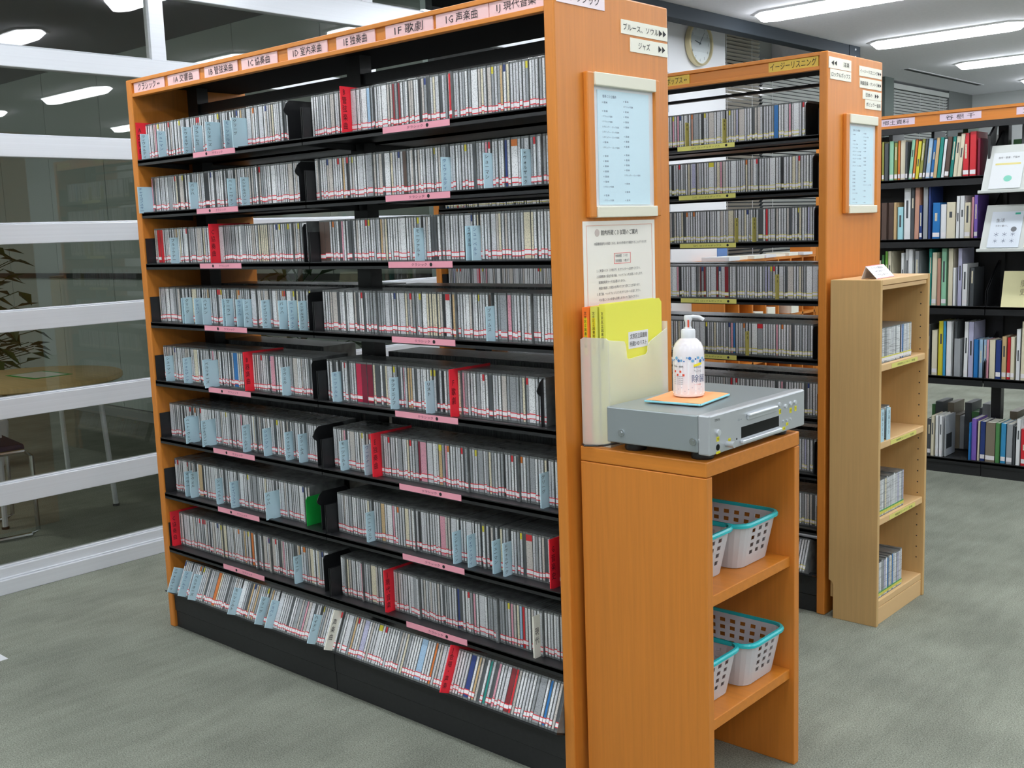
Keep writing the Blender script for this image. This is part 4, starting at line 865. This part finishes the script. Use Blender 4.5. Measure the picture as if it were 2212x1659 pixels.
# tent sign on the cabinet
q = MB(); za = CHh+.001
q.quad([(1.965, 1.50, za), (1.955, 1.665, za), (1.915, 1.665, za+.042), (1.925, 1.50, za+.042)], 0); q.quad([(1.925, 1.50, za+.042), (1.915, 1.665, za+.042), (1.90, 1.665, za), (1.91, 1.50, za)], 0)
o = q.build('tent_sign', mat('sign_white', (244, 240, 244), .5), fix=False); so = o.modifiers.new('solid', 'SOLIDIFY'); so.thickness = .001; so.offset = -1
tag(o, 'small folded white sign with pink edge on top of the pale cabinet', 'sign')
r_ = Vector((-.01, .165, 0)).normalized(); up = Vector((-.04, 0, .042)).normalized(); nn = r_.cross(up)
PKE = mat('pink_edge', (240, 150, 160), .5)
for k_, dz in ((0, .0385), (1, .0025)):
    c_ = Vector((1.96, 1.5825, za))+up*(.0565 if k_ == 0 else .0015)+nn*.0004; u_ = r_*.08; v_ = up*.0012; q = MB(); q.quad([c_-u_-v_, c_+u_-v_, c_+u_+v_, c_-u_+v_]); q.build('pink_edge', PKE, o, fix=False)
for i, s in enumerate(['ＤＶＤの貸出は', '一人二点までです', 'カウンターへ']): text(s, Vector((1.96, 1.5825, za))+up*(.046-.0155*i), .1, .009, None, mat('tag_ink3', (80, 80, 90), .7), o, frame=(r_, up, nn), off=.0006)
# ------------------------------------------------------------------ bookcase along the far aisle
BX0, BX1b, BX2, BY = .64, 1.545, 2.48, 3.81
t = empty('book_shelving', (1.5, BY+.2, 0), 'long black book shelving with orange header board across the far aisle', 'bookcase')
bx('end_panel', BX0-.03, BX0, BY, BY+.5, 0, 1.9, WOOD, t, .003)
hb = bx('header_board', BX0, BX2, BY+.008, BY+.02, 1.835, 1.89, WOODH, t); bx('header_edge', BX0, BX2, BY, BY+.02, 1.882, 1.896, WOODH, hb); bx('header_edge', BX0, BX2, BY, BY+.02, 1.828, 1.838, WOODH, hb)
bx('top_board', BX0, BX2, BY+.02, BY+.48, 1.86, 1.89, BLACK, t); bx('canopy_bar', BX0, BX2, BY+.002, BY+.03, 1.795, 1.828, BLACK, t)
for (a, b_), s in zip(HEAD3, ['郷土資料', '谷 根 千', '文 京 区']):
    o = bx('header_card', a, b_, BY+.006, BY+.009, 1.842, 1.878, mat('lilac_card', (226, 206, 220), .5), t); text(s, ((a+b_)/2, BY+.006, 1.86), (b_-a)*.7, .024, '-y', INK, o)
BZ = [1.558, 1.243, .893, .521, .08]
bx('back_panel', BX0, BX2, BY+.236, BY+.242, .56, 1.53, BLACK, t)
for a in (BX0+.01, BX1b-.025, BX2-.03): bx('upright', a, a+.05, BY+.21, BY+.26, 0, 1.86, BLACK, t)
for k in range(2):
    a, b_ = ((BX0, BX1b), (BX1b, BX2))[k]
    for z in BZ:
        sh = MB().box(a+.003, b_-.003, BY+.0, BY+.23, z-.014, z-.003).box(a+.003, b_-.003, BY, BY+.012, z-.045 if z > .1 else z-.03, z).build('shelf', BLACK, t)
        if z > .1:
            for xx in (a+.003, b_-.005):
                MB().prism([(BY+.01, z-.03), (BY+.02, z+.08), (BY+.16, z+.2), (BY+.23, z+.24), (BY+.23, z-.03)], 'x', xx, xx+.002).build('side_bracket', BLACK, sh)
    bx('kick_board', a+.002, b_-.002, BY+.004, BY+.02, 0, .05, BLACK2, t)
MB().prism([(BY+.0, 1.53), (BY+.0, 1.75), (BY+.08, 1.81), (BY+.1, 1.81), (BY+.05, 1.6), (BY+.05, 1.53)], 'x', BX1b-.006, BX1b+.006).build('curved_bracket', BLACK, t)
rb = random.Random(9)
for row, (z, bs) in enumerate(zip(BZ, BOOKS)):
    for k, (x, wd, h_, col) in enumerate(bs):
        nm_m = mat('cover_'+col, CC[col], .4); dep = min(.17, h_*.72)
        q = MB().box(.0, wd-.0015, 0, .002, 0, h_, 0).box(0, .0015, 0, dep, 0, h_, 0).box(wd-.003, wd-.0015, 0, dep, 0, h_, 0)
        lean = math.radians(5 if row == 0 and k > 9 and col not in ('red', 'dcrim') else rb.choice([0, 0, .6]))
        yy_ = BY+.03+rb.uniform(-.004, .01)
        M = Matrix.Translation((x, yy_, z-.003)) @ Matrix.Rotation(lean, 4, 'Y')
        me = bpy.data.meshes.new('book'); me.from_pydata(q.v, [], q.f); me.materials.append(nm_m); me.update()
        o = bpy.data.objects.new('book', me); COL.objects.link(o); o.matrix_world = M
        tag(o, '%s-spined %s book, %s from the left on the %s shelf of the far bookcase' % (COLN[col], 'tall' if h_ > .25 else 'short' if h_ < .2 else 'upright', ordn(k+1), ORD[row+1] if row < 4 else 'bottom'), 'book', 'books on the %s shelf of the far bookcase' % (ORD[row+1] if row < 4 else 'bottom'))
        def sub(nm, b4, m):
            q2 = MB().box(*b4); me2 = bpy.data.meshes.new(nm); me2.from_pydata(q2.v, [], q2.f); me2.materials.append(m); me2.update(); c_ = bpy.data.objects.new(nm, me2); COL.objects.link(c_); c_.parent = o; return c_
        sub('pages', (.0015, wd-.003, .002, dep-.004, .003, h_-.003), CREAM)
        if wd > .013 and (rb.random() < .4 or col == 'red'): sub('call_number_label', (.002, wd-.0035, -.0006, .0002, .012, .034), STW)
        if wd > .017 and rb.random() < .6: z_a = rb.uniform(.35, .6); sub('title_panel', (wd*.3, wd*.6, -.0005, .0002, h_*z_a, h_*rb.uniform(z_a+.15, .92)), SP['dgrey'] if col in ('white', 'cream', 'ltgrey', 'mint', 'cyan', 'tan', 'yellow', 'lilac') else SP['cream'])
# display trays with booklets in the right bay
GR = mat('light_grey_tray', (206, 210, 206), .5)
for k, (z0, z1, m, lab) in enumerate([(1.468, 1.70, mat('pale_cover_a', (222, 226, 228), .4), 'top'), (1.178, 1.405, mat('pale_cover_b', (214, 222, 232), .4), 'middle')]):
    tt = empty('display_tray', (1.9, BY-.04, z0), 'sloping light grey display tray, %s one in the right bay of the far bookcase' % lab, 'display tray', 'sloping display trays')
    xa, xb_ = 1.535, 2.44; q = MB(); yA, yB = BY-.075, BY+.03
    q.quad([(xa, yA, z0+.01), (xb_, yA, z0+.01), (xb_, yB, z1), (xa, yB, z1)]); q.quad([(xa, yA+.006, z0+.006), (xa, yB+.006, z1-.004), (xb_, yB+.006, z1-.004), (xb_, yA+.006, z0+.006)])
    q.quad([(xa, yA, z0+.01), (xa, yB, z1), (xa, yB+.006, z1-.004), (xa, yA+.006, z0+.006)]); q.quad([(xa, yB, z1), (xb_, yB, z1), (xb_, yB+.006, z1-.004), (xa, yB+.006, z1-.004)])
    q.build('sloping_plate', GR, tt); bx('front_lip', xa-.01, xb_, yA-.022, yA+.004, z0-.004, z0+.012, GR, tt, .003)
    n_ = Vector((0, -(z1-z0-.01), yB-yA)).normalized(); up = Vector((0, yB-yA, z1-z0-.01)).normalized(); r_ = Vector((1, 0, 0))
    for j, xo in enumerate((xa+.035, xa+.21, xa+.4)):
        wd, hh = (.15, .195); c_ = Vector((xo+wd/2, yA, z0+.012))+up*(hh/2+.003)+n_*.001
        M = Matrix((r_, up, n_)).transposed().to_4x4(); M.translation = c_
        q = MB().box(-wd/2, wd/2, -hh/2, hh/2, 0, .005, 0, M); o = q.build('booklet', [m, CREAM, mat('pale_cover_c', (226, 218, 206), .4)][(j) % 3] if j else m)
        tag(o, 'pale booklet, %s from the left on the %s display tray' % (ordn(j+1), lab), 'booklet', 'booklets on the display trays')
        if k == 0 and j == 0:
            text('谷中・根津・千駄木', c_+up*.07, .1, .012, None, GI, o, frame=(r_, up, n_), off=.0056); q = MB().box(-.06, .06, .03, .04, .0052, .0056, 0, M); q.build('yellow_stripe', mat('yellow_stripe', (226, 214, 140), .5), o)
            pts = [(math.cos(a*.5236)*.02+.01, math.sin(a*.5236)*.017-.045) for a in range(12)]; q = MB(); q.quad([M @ Vector((x, y, .0056)) for x, y in pts]); q.build('green_spot', mat('mint_spot', (130, 206, 184), .5), o, fix=False)
        elif j == 0:
            text('生活', c_+up*.05-r_*.03, .04, .02, None, GI, o, frame=(r_, up, n_), off=.0056); text('文京の暮らし', c_+up*.02-r_*.02, .06, .01, None, GI, o, frame=(r_, up, n_), off=.0056)
            q = MB().box(.035, .06, .08, .09, .0052, .0058, 0, M); q.build('teal_tab', mat('teal_tab', (60, 180, 150), .5), o)
            pts = [(math.cos(a*.5236)*.014+.04, math.sin(a*.5236)*.014) for a in range(12)]; q = MB(); q.quad([M @ Vector((x, y, .0056)) for x, y in pts]); q.build('grey_spot', mat('grey_spot', (110, 112, 116), .5), o, fix=False)
            text('＊ ＊ ＊\n＊ ＊ ＊', c_-up*.045, .1, .06, None, mat('guide_ink', (0, 0, 0)), o, frame=(r_, up, n_), off=.0056)
M = Matrix.Translation((1.74, BY-.012, .893)) @ Matrix.Rotation(math.radians(-14), 4, 'X')
o = MB().box(-.115, .115, 0, .006, 0, .185, 0, M).build('booklet', mat('ivory_cover', (232, 226, 176), .45)); tag(o, 'ivory booklet leaning face out on the third shelf, right bay of the far bookcase', 'booklet')
fr = M.to_3x3(); text('郷土\n史料', M @ Vector((0, 0, .1)), .06, .08, None, mat('taupe_print', (150, 140, 110), .6), o, frame=(fr @ Vector((1, 0, 0)), fr @ Vector((0, 0, 1)), fr @ Vector((0, -1, 0))), off=.0008)
o = MB().box(1.345, 1.35, BY+.03, BY+.17, .08, .3).build('booklet', mat('grey_photo_cover', (170, 174, 178), .4)); tag(o, 'grey booklet standing beside the white books on the bottom shelf of the far bookcase', 'booklet')
bx('photo_print', 1.35, 1.3506, BY+.04, BY+.12, .12, .2, mat('dark_photo', (50, 54, 56), .5), o)
# dark books on the hidden side, seen through the gaps
q = MB(); rb = random.Random(33)
for z in BZ[:]:
    x = BX0+.03
    while x < BX2-.05:
        wd = rb.uniform(.015, .045); h_ = rb.uniform(.18, .28); q.box(x, x+wd-.002, BY+.27, BY+.43, z, z+h_, rb.randrange(4)); x += wd
        if rb.random() < .12: x += .1
o = q.build('books_beyond', [mat('cover_dgrey', (0, 0, 0)), mat('cover_grey', CC['grey'], .4), mat('cover_taupe', (0, 0, 0)), mat('cover_green', (0, 0, 0))], fix=False); o['kind'] = 'stuff'; tag(o, 'books on the hidden far side of the far bookcase, glimpsed between shelves', 'books')
for z in BZ: bx('far_shelf', BX0, BX2, BY+.25, BY+.48, z-.014, z-.003, BLACK, t)
# ------------------------------------------------------------------ pigeonhole rack glimpsed through the second unit
t = empty('pigeonhole_rack', (-.72, 5.65, 0), 'low orange wooden pigeonhole rack by the white column, seen between the cd shelves', 'rack')
ya, yb_ = 4.85, 6.45
for z in (0, .3, .62, .82, 1.07): bx('shelf', -.88, -.6, ya, yb_, z, z+.02, WOODH, t)
y = ya
while y <= yb_+.001: bx('partition', -.88, -.6, y-.009, y+.009, .02, 1.07, WOOD, t); y += .2
bx('back_panel', -.88, -.87, ya, yb_, 0, 1.09, WOOD, t); bx('end_box', -.8, -.62, 6.22, 6.44, 1.09, 1.2, WOODH, t)
rp = random.Random(2)
for k in range(7):
    yy_ = 4.95+k*.19; o = bx('leaflet_pile', -.8, -.6+rp.uniform(-.02, .03), yy_-.08, yy_+.07, 1.091, 1.10+rp.uniform(.0, .02), CREAM if k % 3 else WHITE); tag(o, 'pile of white leaflets on the pigeonhole rack, %s from the column' % ordn(k+1), 'papers', 'leaflet piles on the pigeonhole rack')
    if k in (0, 2, 3, 5): o = bx('leaflet_pile', -.82, -.59, yy_-.06, yy_+.06, .641, .641+rp.uniform(.03, .1), CREAM); tag(o, 'stack of leaflets inside a pigeonhole, %s opening from the column' % ordn(k+1), 'papers', 'leaflets inside the pigeonholes')
# small white floor tape at the left edge
tag(bx('floor_tape', -.62, -.165, -.54, -.508, 0, .0015, WHITE), 'short white strip of tape on the carpet at the left edge', 'tape')
